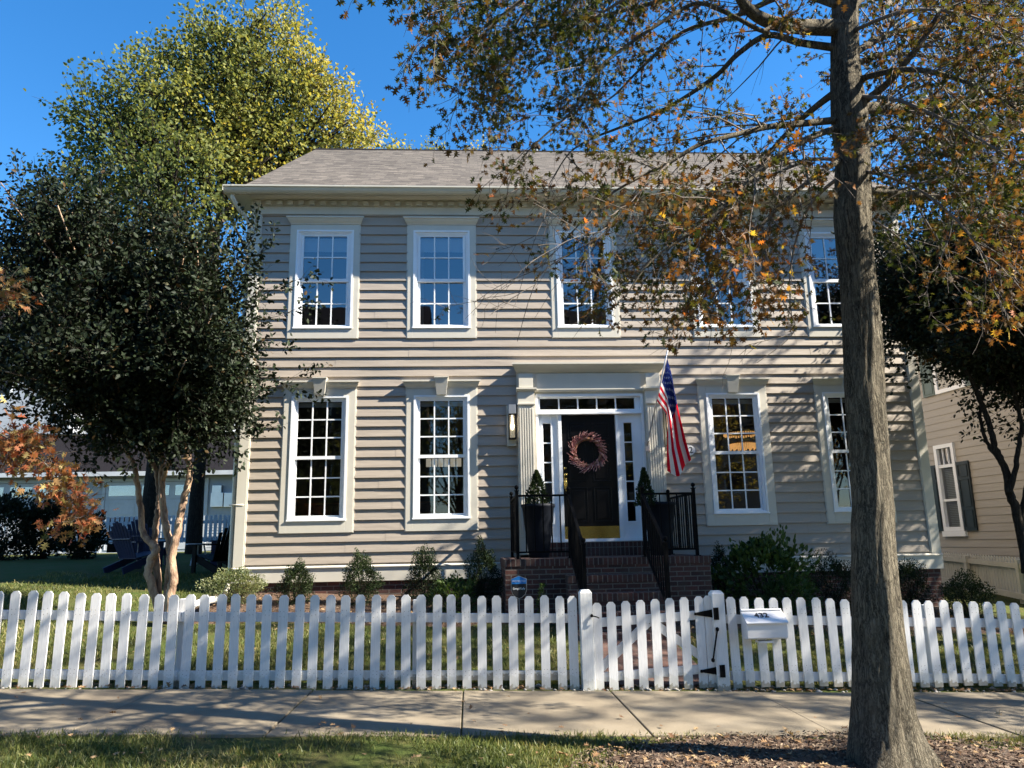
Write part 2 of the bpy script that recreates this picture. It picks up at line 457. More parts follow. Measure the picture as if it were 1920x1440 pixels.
class MB:
    def __init__(s):
        s.v = []; s.f = []; s.mi = []; s.cur = 0
    def face(s, pts):
        n = len(s.v)
        s.v.extend([tuple(p) for p in pts])
        s.f.append(tuple(range(n, n + len(pts))))
        s.mi.append(s.cur)
    def box(s, x0, x1, y0, y1, z0, z1):
        n = len(s.v)
        s.v += [(x0, y0, z0), (x1, y0, z0), (x1, y1, z0), (x0, y1, z0), (x0, y0, z1), (x1, y0, z1), (x1, y1, z1), (x0, y1, z1)]
        for q in ((0, 3, 2, 1), (4, 5, 6, 7), (0, 1, 5, 4), (1, 2, 6, 5), (2, 3, 7, 6), (3, 0, 4, 7)):
            s.f.append(tuple(n + i for i in q)); s.mi.append(s.cur)
    def obox(s, c, ax, ay, az):
        """box from a centre and three half-axis vectors"""
        c = Vector(c); ax = Vector(ax); ay = Vector(ay); az = Vector(az)
        n = len(s.v)
        for k in (-1, 1):
            for (i, j) in ((-1, -1), (1, -1), (1, 1), (-1, 1)):
                s.v.append(tuple(c + ax * i + ay * j + az * k))
        for q in ((0, 3, 2, 1), (4, 5, 6, 7), (0, 1, 5, 4), (1, 2, 6, 5), (2, 3, 7, 6), (3, 0, 4, 7)):
            s.f.append(tuple(n + i for i in q)); s.mi.append(s.cur)
    def bar(s, a, b, w, h, up=(0, 0, 1)):
        a = Vector(a); b = Vector(b); d = b - a
        L = d.length; d.normalize(); up = Vector(up)
        sd = d.cross(up); sd.normalize(); u2 = sd.cross(d)
        s.obox((a + b) / 2, d * L / 2, sd * w / 2, u2 * h / 2)
    def prism(s, prof, x0, x1, axis='X', miter=0.0):
        """closed (y,z) profile extruded along X; miter widens both ends by out-distance*miter"""
        n = len(s.v); k = len(prof)
        ymax = max(p[0] for p in prof)
        for x, sg in ((x0, -1), (x1, 1)):
            for (y, z) in prof:
                s.v.append((x + sg * miter * (ymax - y), y, z))
        for i in range(k):
            j = (i + 1) % k
            s.f.append((n + i, n + j, n + k + j, n + k + i)); s.mi.append(s.cur)
        s.f.append(tuple(n + i for i in range(k))[::-1]); s.mi.append(s.cur)
        s.f.append(tuple(n + k + i for i in range(k))); s.mi.append(s.cur)
    def tube(s, pts, rads, k=8, cap=True):
        pts = [Vector(p) for p in pts]
        n = len(s.v)
        a = None
        for i, p in enumerate(pts):
            d = (pts[min(i + 1, len(pts) - 1)] - pts[max(i - 1, 0)])
            if d.length < 1e-9: d = Vector((0, 0, 1))
            d.normalize()
            if a is None:
                a = d.orthogonal().normalized()
            else:
                a = (a - d * a.dot(d))
                a = a.normalized() if a.length > 1e-6 else d.orthogonal().normalized()
            b = d.cross(a)
            r = rads[i] if hasattr(rads, '__len__') else rads
            for j in range(k):
                t = 2 * math.pi * j / k
                s.v.append(tuple(p + (a * math.cos(t) + b * math.sin(t)) * r))
        for i in range(len(pts) - 1):
            for j in range(k):
                j2 = (j + 1) % k
                s.f.append((n + i * k + j, n + i * k + j2, n + (i + 1) * k + j2, n + (i + 1) * k + j)); s.mi.append(s.cur)
        if cap:
            s.f.append(tuple(n + j for j in range(k))[::-1]); s.mi.append(s.cur)
            e = n + (len(pts) - 1) * k
            s.f.append(tuple(e + j for j in range(k))); s.mi.append(s.cur)
    def lathe(s, c, prof, k=16, sq=1.0):
        """(r,z) profile turned about a vertical axis through c"""
        n = len(s.v)
        for (r, z) in prof:
            for j in range(k):
                t = 2 * math.pi * (j + 0.5) / k
                s.v.append((c[0] + r * math.cos(t), c[1] + r * sq * math.sin(t), c[2] + z))
        for i in range(len(prof) - 1):
            for j in range(k):
                j2 = (j + 1) % k
                s.f.append((n + i * k + j, n + i * k + j2, n + (i + 1) * k + j2, n + (i + 1) * k + j)); s.mi.append(s.cur)
        s.f.append(tuple(n + j for j in range(k))[::-1]); s.mi.append(s.cur)
        e = n + (len(prof) - 1) * k
        s.f.append(tuple(e + j for j in range(k))); s.mi.append(s.cur)
    def build(s, name, mats, parent=None, smooth=False, bevel=0.0):
        o_ = org_of(parent)
        me = bpy.data.meshes.new(name)
        me.from_pydata([(v[0] - o_.x, v[1] - o_.y, v[2] - o_.z) for v in s.v], [], s.f)
        ms = mats if isinstance(mats, (list, tuple)) else [mats]
        for m_ in ms:
            me.materials.append(m_)
        me.polygons.foreach_set('material_index', s.mi)
        if smooth:
            me.polygons.foreach_set('use_smooth', [True] * len(s.f))
        me.update()
        o = bpy.data.objects.new(name, me)
        C.objects.link(o)
        o.parent = parent
        ORG[o.name] = tuple(o_)
        if bevel:
            md = o.modifiers.new('bevel', 'BEVEL')
            md.width = bevel; md.segments = 2; md.limit_method = 'ANGLE'; md.angle_limit = math.radians(40)
        return o

def tag(o, label, cat, group=None, kind=None):
    if label: o['label'] = label
    if cat: o['category'] = cat
    if group: o['group'] = group
    if kind: o['kind'] = kind
    return o

def thing(name, loc, label, cat, group=None):
    o = bpy.data.objects.new(name, None)
    o.empty_display_size = 0.2
    C.objects.link(o)
    o.location = loc
    ORG[o.name] = tuple(loc)
    return tag(o, label, cat, group)

def origin(mesh_obj, loc):
    """move a top-level mesh's origin to loc"""
    loc = Vector(loc)
    mesh_obj.data.transform(Matrix.Translation(-loc))
    mesh_obj.location = loc
    ORG[mesh_obj.name] = tuple(loc)
    return mesh_obj

def copy_tree(o, parent=None):
    c = o.copy()
    C.objects.link(c)
    c.parent = parent
    for ch in list(o.children):
        copy_tree(ch, c)
    return c

def np_mesh(name, V, faces_flat, loop_tot, mat, parent=None, tint=None, smooth=False):
    """V (n,3); equally sized or mixed faces given as flat vertex list and totals"""
    o_ = org_of(parent)
    V = np.asarray(V, np.float32) - np.array(tuple(o_), np.float32)
    me = bpy.data.meshes.new(name)
    me.vertices.add(len(V))
    me.vertices.foreach_set('co', V.ravel())
    ff = np.asarray(faces_flat, np.int32).ravel()
    lt = np.asarray(loop_tot, np.int32)
    me.loops.add(len(ff))
    me.loops.foreach_set('vertex_index', ff)
    me.polygons.add(len(lt))
    ls = np.concatenate([[0], np.cumsum(lt)[:-1]]).astype(np.int32)
    me.polygons.foreach_set('loop_start', ls)
    me.polygons.foreach_set('loop_total', lt)
    if smooth:
        me.polygons.foreach_set('use_smooth', np.ones(len(lt), bool))
    if tint is not None:
        at = me.attributes.new('tint', 'FLOAT', 'POINT')
        at.data.foreach_set('value', np.asarray(tint, np.float32))
    me.materials.append(mat)
    me.update(calc_edges=True)
    o = bpy.data.objects.new(name, me)
    C.objects.link(o)
    o.parent = parent
    ORG[o.name] = tuple(o_)
    return o

def unit(a):
    return a / np.maximum(np.linalg.norm(a, axis=-1, keepdims=True), 1e-9)

def leaf_template(kind):
    if kind == 'oak':      # pointed lobes, long axis +x, length 1
        P = [(0, 0, 0), (0.16, 0.05, 0), (0.14, 0.30, .05), (0.30, 0.10, 0), (0.42, 0.46, .08), (0.52, 0.10, 0), (0.74, 0.36, .03), (0.74, 0.09, -.02),
             (1.0, 0, -.10), (0.74, -0.09, -.02), (0.74, -0.36, .03), (0.52, -0.10, 0), (0.42, -0.46, .08), (0.30, -0.10, 0), (0.14, -0.30, .05), (0.16, -0.05, 0)]
        T = [[0, 1, 15], [1, 2, 3], [1, 3, 13, 15], [13, 14, 15], [3, 4, 5], [3, 5, 11, 13], [11, 12, 13], [5, 6, 7], [5, 7, 9, 11], [9, 10, 11], [7, 8, 9]]
    elif kind == 'oval':
        P = [(0, 0, 0), (0.35, 0.27, .06), (0.75, 0.2, .04), (1, 0, -.06), (0.75, -0.2, .04), (0.35, -0.27, .06), (0.5, 0, -.02)]
        T = [[0, 6, 1], [1, 6, 2], [2, 6, 3], [3, 6, 4], [4, 6, 5], [5, 6, 0]]
    elif kind == 'quad':
        P = [(0, 0, 0), (0.5, 0.3, .06), (1, 0, -.05), (0.5, -0.3, .06)]
        T = [[0, 1, 2, 3]]
    elif kind == 'heart':
        P = [(0, 0, 0), (0.2, 0.42, .06), (0.65, 0.36, .05), (1, 0, -.08), (0.65, -0.36, .05), (0.2, -0.42, .06)]
        T = [[0, 1, 2, 3], [0, 3, 4, 5]]
    elif kind == 'needle':
        P = [(0, 0.05, 0), (1, 0, 0), (0, -0.05, 0), (0, 0, .05)]
        T = [[0, 1, 2], [3, 1, 0]]
    return np.array(P, float), T

def leaves(name, pos, axis, size, kind, mat, parent, tint, jitter_n=0.7, up_bias=0.35):
    """many leaves in one mesh: pos (n,3), axis (n,3) growing direction, size (n,)"""
    P, T = leaf_template(kind)
    n = len(pos)
    X = unit(axis)
    nr = RNG.normal(size=(n, 3)) * jitter_n
    nr[:, 2] += up_bias
    curl = RNG.uniform(-1.5, 4.0, n) if kind in ('oak', 'heart') else np.ones(n)
    Z = unit(nr - (nr * X).sum(1, keepdims=True) * X)
    Y = np.cross(Z, X)
    V = pos[:, None, :] + size[:, None, None] * (P[None, :, 0:1] * X[:, None, :] + P[None, :, 1:2] * Y[:, None, :] + P[None, :, 2:3] * curl[:, None, None] * Z[:, None, :])
    V = V.reshape(-1, 3)
    flat = np.array([i for t in T for i in t])
    tot = np.array([len(t) for t in T])
    ff = (flat[None, :] + (np.arange(n) * len(P))[:, None]).ravel()
    lt = np.tile(tot, n)
    return np_mesh(name, V, ff, lt, mat, parent, np.repeat(tint, len(P)))

def ground(x, y):
    x = np.asarray(x, float); y = np.asarray(y, float)
    h = np.interp(y, [2.7, 8.4, 10.2, 13.0, 16.0, 22.0, 32.0, 60.0], [0.0, 0.0, 0.24, 0.55, 0.85, 1.05, 1.1, 1.1])
    sl = -0.032 * (np.clip(x, -8, 12) - 1.65)
    dip = -0.1 * np.clip(x - 7, 0, 5) * np.clip((y - 9) / 4, 0, 1)
    bm = 0.0035 * np.sin(x * 3.1 + y * 1.7) + 0.003 * np.sin(x * 7.3 - y * 5.1)
    return h + sl + dip + bm

def gz(x, y):
    return float(ground(x, y))

# ================================================================ SETTING
def grid_sheet(name, xs, ys, dz, mat):
    X, Y = np.meshgrid(xs, ys)
    Z = ground(X, Y) + dz
    V = np.stack([X, Y, Z], -1).reshape(-1, 3)
    nx, ny = len(xs), len(ys)
    i = np.arange(nx - 1)[None, :] + np.arange(ny - 1)[:, None] * nx
    ff = np.stack([i, i + 1, i + 1 + nx, i + nx], -1).reshape(-1, 4)
    return np_mesh(name, V, ff.ravel(), np.full(len(ff), 4), mat, smooth=True)
xs = np.concatenate([np.linspace(-400, -16, 12)[:-1], np.linspace(-16, 16, 161), np.linspace(16, 400, 12)[1:]])
ys = np.concatenate([np.linspace(2.62, 17, 145), np.linspace(17, 36, 30)[1:], np.geomspace(37, 900, 14)])
tag(grid_sheet('lawn_ground', xs, ys, 0.0, M['lawn']), None, None, None, 'structure')
mb = MB(); mb.box(-300, 300, -14, 2.44, -0.5, -0.13)
tag(mb.build('road', M['asphalt']), None, None, None, 'structure')
mb = MB(); mb.box(-300, 300, -600, -14.01, -0.5, -0.02)
tag(mb.build('far_lawn', M['lawn']), None, None, None, 'structure')
mb = MB()
for k in range(-6, 6):
    mb.box(k * 3.0, k * 3.0 + 2.99, 2.45, 2.6, -0.4, 0.02 - 0.03 * (k > 2))
tag(mb.build('kerb', M['concrete'], bevel=0.015), None, None, None, 'structure')
mb = MB()
for k in range(-14, 14):
    x0 = -0.075 + 1.475 * k + 0.006; x1 = x0 + 1.463
    for (a, b_) in ((x0, x1),):
        n = len(mb.v)
        for (x, y) in ((a, 6.24), (b_, 6.24), (b_, 8.04), (a, 8.04)):
            z = float(ground(x, 7.0)) + 0.0
            mb.v.append((x, y, z - 0.1))
        for (x, y) in ((a, 6.24), (b_, 6.24), (b_, 8.04), (a, 8.04)):
            z = -0.032 * (min(max(x, -8), 12) - 1.65) + 0.018 + 0.004 * math.sin(k * 2.3)
            mb.v.append((x, y, z))
        for qd in ((0, 3, 2, 1), (4, 5, 6, 7), (0, 1, 5, 4), (1, 2, 6, 5), (2, 3, 7, 6), (3, 0, 4, 7)):
            mb.f.append(tuple(n + i for i in qd)); mb.mi.append(0)
tag(mb.build('sidewalk', M['concrete'], bevel=0.008), None, None, None, 'structure')
mb = MB()
mb.box(1.42, 2.6, 8.35, 10.2, -0.2, 0.0)
wk = mb.build('brick_path', M['paver'])
for v_ in wk.data.vertices:
    if v_.co.z > -0.1:
        v_.co.z = gz(v_.co.x, v_.co.y) + 0.03
tag(wk, None, None, None, 'structure')

def blob_sheet(name, cx, cy, rx, ry, mat, dz=0.012, n=64, rings=9):
    V = [(cx, cy, gz(cx, cy) + dz + 0.02)]
    for r in range(1, rings + 1):
        for j in range(n):
            t = 2 * math.pi * j / n
            k = 1 + 0.06 * math.sin(3 * t + 1) + 0.05 * math.sin(7 * t) + 0.03 * math.sin(13 * t + 2)
            f = r / rings
            x = cx + rx * k * f * math.cos(t); y = cy + ry * k * f * math.sin(t)
            V.append((x, y, gz(x, y) + dz + 0.03 * (1 - f) - (0.03 if r == rings else 0)))
    f = []
    for j in range(n):
        f.append((0, 1 + j, 1 + (j + 1) % n))
    for r in range(rings - 1):
        for j in range(n):
            a = 1 + r * n + j; b2 = 1 + r * n + (j + 1) % n
            f.append((a, a + n, b2 + n, b2))
    ff = [i for t in f for i in t]
    return np_mesh(name, V, ff, [len(t) for t in f], mat, smooth=True)
tag(blob_sheet('mulch_ground', 2.65, 5.4, 1.85, 0.92, M['mulch']), None, None, None, 'structure')
xs_b = np.linspace(-4.2, 8.6, 90)
V = []; nb = len(xs_b)
for j, f in enumerate(np.linspace(0, 1, 9)):
    for x in xs_b:
        yf = 10.95 + 0.12 * math.sin(x * 1.9) + 0.05 * math.sin(x * 6) - (0.3 if x > 2 else 0)
        y = yf + (13.22 - yf) * f
        V.append((x, y, gz(x, y) + 0.03 - (0.05 if j == 0 else 0)))
ff = [(j * nb + i, j * nb + i + 1, (j + 1) * nb + i + 1, (j + 1) * nb + i) for j in range(8) for i in range(nb - 1)]
tag(np_mesh('planting_bed', V, [i for t in ff for i in t], [4] * len(ff), M['mulch'], smooth=True), None, None, None, 'structure')

# mulch chips (stuff)
def chips(name, pts, smin, smax, mat, label):
    n = len(pts)
    a = unit(RNG.normal(size=(n, 3)) * np.array([1, 1, .35]))
    P = np.array([(-1, -.25, 0), (1, -.3, .1), (1.1, .25, 0), (-.9, .3, .08)])
    s = RNG.uniform(smin, smax, n)
    nr = RNG.normal(size=(n, 3)) * .5; nr[:, 2] += 1
    Z = unit(nr - (nr * a).sum(1, keepdims=True) * a); Y = np.cross(Z, a)
    V = pts[:, None] + s[:, None, None] * (P[None, :, :1] * a[:, None] + P[None, :, 1:2] * Y[:, None] + P[None, :, 2:] * Z[:, None])
    ff = (np.arange(4)[None] + 4 * np.arange(n)[:, None]).ravel()
    o = np_mesh(name, V.reshape(-1, 3), ff, np.full(n, 4), mat, None, np.repeat(RNG.random(n), 4))
    return tag(o, label, 'mulch', None, 'stuff')
def ell_pts(n, cx, cy, rx, ry, dz):
    r = np.sqrt(RNG.random(n)) ; t = RNG.random(n) * 2 * np.pi
    x = cx + rx * r * np.cos(t) * 1.0; y = cy + ry * r * np.sin(t)
    return np.stack([x, y, ground(x, y) + dz + 0.02 * (1 - r)], 1)
p1 = ell_pts(13000, 2.65, 5.4, 2.0, 0.96, 0.02)
chips('mulch_chips', p1, 0.006, 0.022, M['chip'], 'brown wood mulch spread round the foot of the big oak')
x = RNG.uniform(-4.2, 8.4, 9000); y = RNG.uniform(10.9, 12.6, 9000)
chips('bed_mulch', np.stack([x, y, ground(x, y) + 0.04], 1), 0.008, 0.03, M['chip'], 'brown mulch along the planting bed in front of the house')

# grass blades
def grass(name, x, y, h0, h1, label, width=0.007):
    n = len(x)
    z = ground(x, y)
    ax = RNG.normal(size=(n, 3)) * 0.45; ax[:, 2] = 1
    ax = unit(ax)
    h = RNG.uniform(h0, h1, n)
    side = unit(np.cross(ax, RNG.normal(size=(n, 3))))
    b0 = np.stack([x, y, z - 0.005], 1)
    mid = b0 + ax * h[:, None] * .55
    bend = RNG.normal(size=(n, 3)) * 0.35; bend[:, 2] = -.1
    tip = mid + unit(ax + bend) * h[:, None] * .5
    wv = width * RNG.uniform(.6, 1.3, n)[:, None]
    V = np.stack([b0 - side * wv * .5, b0 + side * wv * .5, mid + side * wv * .4, tip, mid - side * wv * .4], 1).reshape(-1, 3)
    ff = (np.array([0, 1, 2, 4, 4, 2, 3])[None] + 5 * np.arange(n)[:, None]).ravel()
    pat = 0.5 + 0.25 * np.sin(x * 2.1 + 1.3 * np.sin(y * 2)) + 0.15 * np.sin(x * 5 + y * 3)
    t = np.clip(pat * .5 + RNG.random(n) * .62 - .1, 0, 1)
    o = np_mesh(name, V, ff, np.tile([4, 3], n), M['grass'], None, np.repeat(t, 5))
    return tag(o, label, 'grass', None, 'stuff')
def patchy(x, y, thr):
    v = np.sin(x * 1.7 + 2.0 * np.sin(y * 1.1)) + np.sin(x * 4.3 - y * 3.1) * .6 + np.sin(x * 9.1 + y * 7) * .35 + RNG.normal(size=len(x)) * .5
    return v > thr
n = 95000
x = RNG.uniform(-5.5, 6.5, n); y = RNG.uniform(4.2, 6.29, n)
inside = ((x - 2.65) / 1.85) ** 2 + ((y - 5.4) / .92) ** 2
k = (inside > RNG.uniform(.75, 1.2, n)) & patchy(x, y, -.45)
grass('verge_grass', x[k], y[k], 0.02, 0.075, 'short patchy grass between the sidewalk and the street')
n = 130000
x = RNG.uniform(-8, 9, n); y = 8.45 + (RNG.random(n) ** 1.5) * 7.0
k = patchy(x, y, -0.9) & ~((x > 1.38) & (x < 2.64) & (y < 10.2)) & ~((y > 10.9) & (x > -4.2))
grass('front_lawn_grass', x[k], y[k], 0.025, 0.085, 'green front lawn grass behind the white picket fence', 0.010)

# ================================================================ HOUSE
HB = (2.136, 13.2, 0.5)
house = thing('house', HB, 'two storey taupe clapboard house with cream trim and black front door', 'house')
WALL = 13.2
XC = 2.136
WX = [-2.59, -0.478, 2.136, 4.737, 6.883]
openings = []
for xc in WX:
    openings.append((xc - 0.60, xc + 0.60, 5.125, 7.43))
for xc in (WX[0], WX[1], WX[3], WX[4]):
    openings.append((xc - 0.60, xc + 0.60, 1.735, 4.33))
openings.append((0.855, 3.417, 1.0, 4.58))

def siding_wall(name, x0, x1, z0, z1, ywall, opens, mat, expo=0.1778, zref=7.262, lip=0.028, wob=0.0018, parent=None, seed=3, seg=0.45):
    rs = random.Random(seed)
    mb = MB()
    k0 = math.floor((zref - z1) / expo); k1 = math.ceil((zref - z0) / expo)
    for k in range(k0, k1 + 1):
        zt = zref - k * expo; zb = zt - expo
        # panel breaks
        br = [x0]; x = x0 + rs.uniform(0.6, 3.6)
        while x < x1:
            br.append(x); x += 3.66
        br.append(x1)
        ph = [rs.uniform(0, 6.28) for _ in range(3)]
        def wobf(x):
            return wob * (math.sin(x * 1.9 + ph[0]) + 0.6 * math.sin(x * 4.7 + ph[1]) + 0.35 * math.sin(x * 9 + ph[2]))
        cuts = {max(zb, z0), min(zt, z1)}
        for o_ in opens:
            for zz in (o_[2], o_[3]):
                if max(zb, z0) < zz < min(zt, z1): cuts.add(zz)
        cuts = sorted(cuts)
        if len(cuts) < 2: continue
        for za, zc in zip(cuts[:-1], cuts[1:]):
            zm = (za + zc) / 2
            iv = [(x0, x1)]
            for o_ in opens:
                if o_[2] < zm < o_[3]:
                    nv = []
                    for (a, b2) in iv:
                        if o_[1] <= a or o_[0] >= b2: nv.append((a, b2)); continue
                        if o_[0] > a: nv.append((a, o_[0]))
                        if o_[1] < b2: nv.append((o_[1], b2))
                    iv = nv
            for (a, b2) in iv:
                for pi_, (pa, pb) in enumerate(zip(br[:-1], br[1:])):
                    s_, e_ = max(a, pa), min(b2, pb)
                    if e_ - s_ < 1e-4: continue
                    off = -0.0022 * (pi_ % 2) - 0.0008
                    nseg = max(1, int(math.ceil((e_ - s_) / seg)))
                    def yy(x, z):
                        t = (zt - z) / expo
                        return ywall + 0.03 - lip * t + off + wobf(x) * t
                    for i in range(nseg):
                        xa = s_ + (e_ - s_) * i / nseg; xb = s_ + (e_ - s_) * (i + 1) / nseg
                        mb.face([(xa, yy(xa, za), za), (xb, yy(xb, za), za), (xb, yy(xb, zc), zc), (xa, yy(xa, zc), zc)])
                        if abs(za - zb) < 1e-6:
                            mb.face([(xa, ywall + 0.035, za), (xb, ywall + 0.035, za), (xb, yy(xb, za), za), (xa, yy(xa, za), za)])
    return mb.build(name, mat, parent)
front = siding_wall('siding_wall', -3.80, 8.10, 1.10, 7.5, 13.2, openings, M['siding'], parent=house)
# body behind the siding: side and back walls, floors, partition (dark rooms)
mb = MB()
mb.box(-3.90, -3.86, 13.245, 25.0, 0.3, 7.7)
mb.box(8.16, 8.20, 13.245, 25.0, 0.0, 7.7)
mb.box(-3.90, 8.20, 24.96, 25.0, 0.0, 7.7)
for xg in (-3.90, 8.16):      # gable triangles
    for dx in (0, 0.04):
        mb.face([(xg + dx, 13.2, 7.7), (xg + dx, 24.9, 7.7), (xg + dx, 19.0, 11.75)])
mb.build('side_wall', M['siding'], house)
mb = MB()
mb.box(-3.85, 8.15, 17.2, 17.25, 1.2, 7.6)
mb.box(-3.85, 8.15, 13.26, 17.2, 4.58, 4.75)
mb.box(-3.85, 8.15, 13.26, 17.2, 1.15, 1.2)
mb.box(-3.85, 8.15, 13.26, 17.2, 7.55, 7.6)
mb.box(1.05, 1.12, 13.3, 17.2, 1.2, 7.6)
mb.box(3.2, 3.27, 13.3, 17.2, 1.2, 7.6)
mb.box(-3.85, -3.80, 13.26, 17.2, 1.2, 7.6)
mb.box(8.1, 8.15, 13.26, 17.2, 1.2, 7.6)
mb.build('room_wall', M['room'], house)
# trim boards
for (xa, xb, xc_, xd) in ((-3.931, -3.764, -3.762, -3.745), (8.064, 8.237, 8.045, 8.062)):
    mb = MB()
    mb.box(xa, xb, 13.19, 13.30, 1.187, 7.466)
    mb.box(min(xc_, xd), max(xc_, xd), 13.196, 13.24, 1.19, 7.46)
    mb.build('corner_board', M['trim'], house, bevel=0.004)
mb = MB()
for a, b2 in ((-3.935, -2.40), (-2.397, 1.3), (1.303, 5.0), (5.003, 8.24)):
    mb.box(a, b2, 13.183, 13.30, 7.468, 7.62)
mb.box(-3.938, 8.243, 13.165, 13.30, 7.622, 7.72)
k = 0
x = -3.86
while x < 8.2:
    mb.box(x, x + 0.095, 13.105, 13.163, 7.625, 7.70)
    x += 0.195
mb.prism([(13.19, 7.722), (13.10, 7.722), (13.04, 7.745), (13.02, 7.77), (13.19, 7.77)], -3.94, 8.245)
mb.build('dentil_frieze', M['trim'], house)
mb = MB()
mb.box(-4.30, 8.60, 12.905, 13.20, 7.772, 7.80)
mb.box(-4.30, -3.94, 13.20, 13.75, 7.772, 7.80)
mb.box(-4.30, -3.94, 13.73, 13.76, 7.80, 8.1)
mb.box(8.245, 8.60, 13.20, 13.75, 7.772, 7.80)
mb.box(-4.22, 8.5, 12.938, 12.965, 7.725, 7.775)
mb.build('soffit', M['trim'], house)
prof = [(12.90, 7.83), (12.90, 7.72), (12.81, 7.715), (12.78, 7.745), (12.76, 7.79), (12.735, 7.80), (12.735, 7.825), (12.745, 7.825), (12.77, 7.80), (12.80, 7.735), (12.89, 7.74), (12.89, 7.83)]
mb = MB()
mb.prism(prof, -4.33, 8.62)
mb.box(-4.33, -4.24, 12.93, 13.74, 7.725, 7.82)
mb.box(-4.335, -4.325, 12.735, 12.93, 7.72, 7.828)
for xj in (-4.18, -2.2, 1.0, 4.2, 6.4):
    mb.box(xj, xj + 0.03, 12.732, 12.736, 7.795, 7.827)
mb.build('gutter', M['gutter'], house)
# water table and foundation
for (xa, xb) in ((-3.94, 0.845), (3.43, 8.245)):
    mb = MB()
    mb.box(xa, xb, 13.185, 13.28, 0.925, 1.149)
    mb.prism([(13.27, 1.150), (13.165, 1.150), (13.165, 1.165), (13.20, 1.185), (13.27, 1.185)], xa, xb)
    mb.build('water_table', M['trim'], house)
mb = MB()
mb.box(-3.90, 8.20, 13.23, 13.40, -0.4, 0.924)
mb.box(-3.90, -3.70, 13.40, 24.9, -0.4, 0.924)
mb.box(8.0, 8.20, 13.40, 24.9, -0.4, 0.924)
mb.build('foundation', M['brick'], house)
# roof
roof_y0, roof_z0, ry, rz = 12.86, 7.835, 19.0, 11.98
mb = MB()
L = math.hypot(ry - roof_y0, rz - roof_z0)
ncs = int(L / 0.14)
for i in range(ncs):
    t0, t1 = i / ncs, (i + 1) / ncs
    y0 = roof_y0 + (ry - roof_y0) * t0; z0 = roof_z0 + (rz - roof_z0) * t0
    y1 = roof_y0 + (ry - roof_y0) * t1; z1 = roof_z0 + (rz - roof_z0) * t1
    xa = -4.05 + random.uniform(-.004, .004)
    mb.face([(xa, y0, z0 + 0.007), (8.36, y0, z0 + 0.007), (8.36, y1, z1), (xa, y1, z1)])
    mb.face([(xa, y0, z0 - 0.004), (8.36, y0, z0 - 0.004), (8.36, y0, z0 + 0.007), (xa, y0, z0 + 0.007)])
mb.face([(-4.05, ry, rz), (8.36, ry, rz), (8.36, 25.15, roof_z0), (-4.05, 25.15, roof_z0)])
roof = mb.build('roof', M['shingle'], house)
mb = MB()
mb.prism([(ry - 0.16, rz - 0.09), (ry, rz + 0.025), (ry + 0.16, rz - 0.09), (ry + 0.1, rz - 0.12), (ry, rz - 0.02), (ry - 0.1, rz - 0.12)], -4.07, 8.38)
mb.build('ridge_cap', M['dark_roof'], roof)
for xr in (-4.03, 8.31):
    mb = MB()
    mb.bar((xr, roof_y0 + 0.05, roof_z0 - 0.05), (xr, ry, rz - 0.09), 0.04, 0.13)
    mb.bar((xr, 25.05, roof_z0 - 0.05), (xr, ry, rz - 0.09), 0.04, 0.13)
    mb.build('rake_board', M['trim'], roof)
for (xv, yv) in ((1.37, 19.5), (1.93, 19.5)):
    mb = MB()
    mb.lathe((xv, yv, 11.5), [(0.07, 0), (0.07, 0.86), (0.075, 0.87)], 12)
    vp = mb.build('vent_pipe', M['steel'], roof, True)
    mb = MB()
    mb.lathe((xv, yv, 12.30), [(0.10, 0.0), (0.135, 0.03), (0.14, 0.10), (0.12, 0.15), (0.05, 0.19)], 14)
    mb.build('vent_cap', M['black'], vp, True)
# downspout
mb = MB()
pts = [(-4.20, 12.9, 7.74), (-4.20, 12.9, 7.66), (-4.12, 13.05, 7.50), (-4.01, 13.22, 7.38), (-3.985, 13.25, 7.26), (-3.985, 13.25, 1.1), (-3.985, 13.2, 0.9), (-3.95, 12.95, 0.80)]
mb.tube(pts, 0.038, 8)
for zz in (7.1, 4.6, 2.2):
    mb.box(-4.04, -3.80, 13.183, 13.21, zz, zz + 0.02)
mb.build('downspout', M['gutter'], house, True)

# ---- windows
def ring(mb, x0, x1, z0, z1, t, ya, yb, tb=None, tt=None):
    tb = t if tb is None else tb; tt = t if tt is None else tt
    mb.box(x0, x0 + t, ya, yb, z0, z1)
    mb.box(x1 - t, x1, ya, yb, z0, z1)
    mb.box(x0 + t, x1 - t, ya, yb, z0, z0 + tb)
    mb.box(x0 + t, x1 - t, ya, yb, z1 - tt, z1)

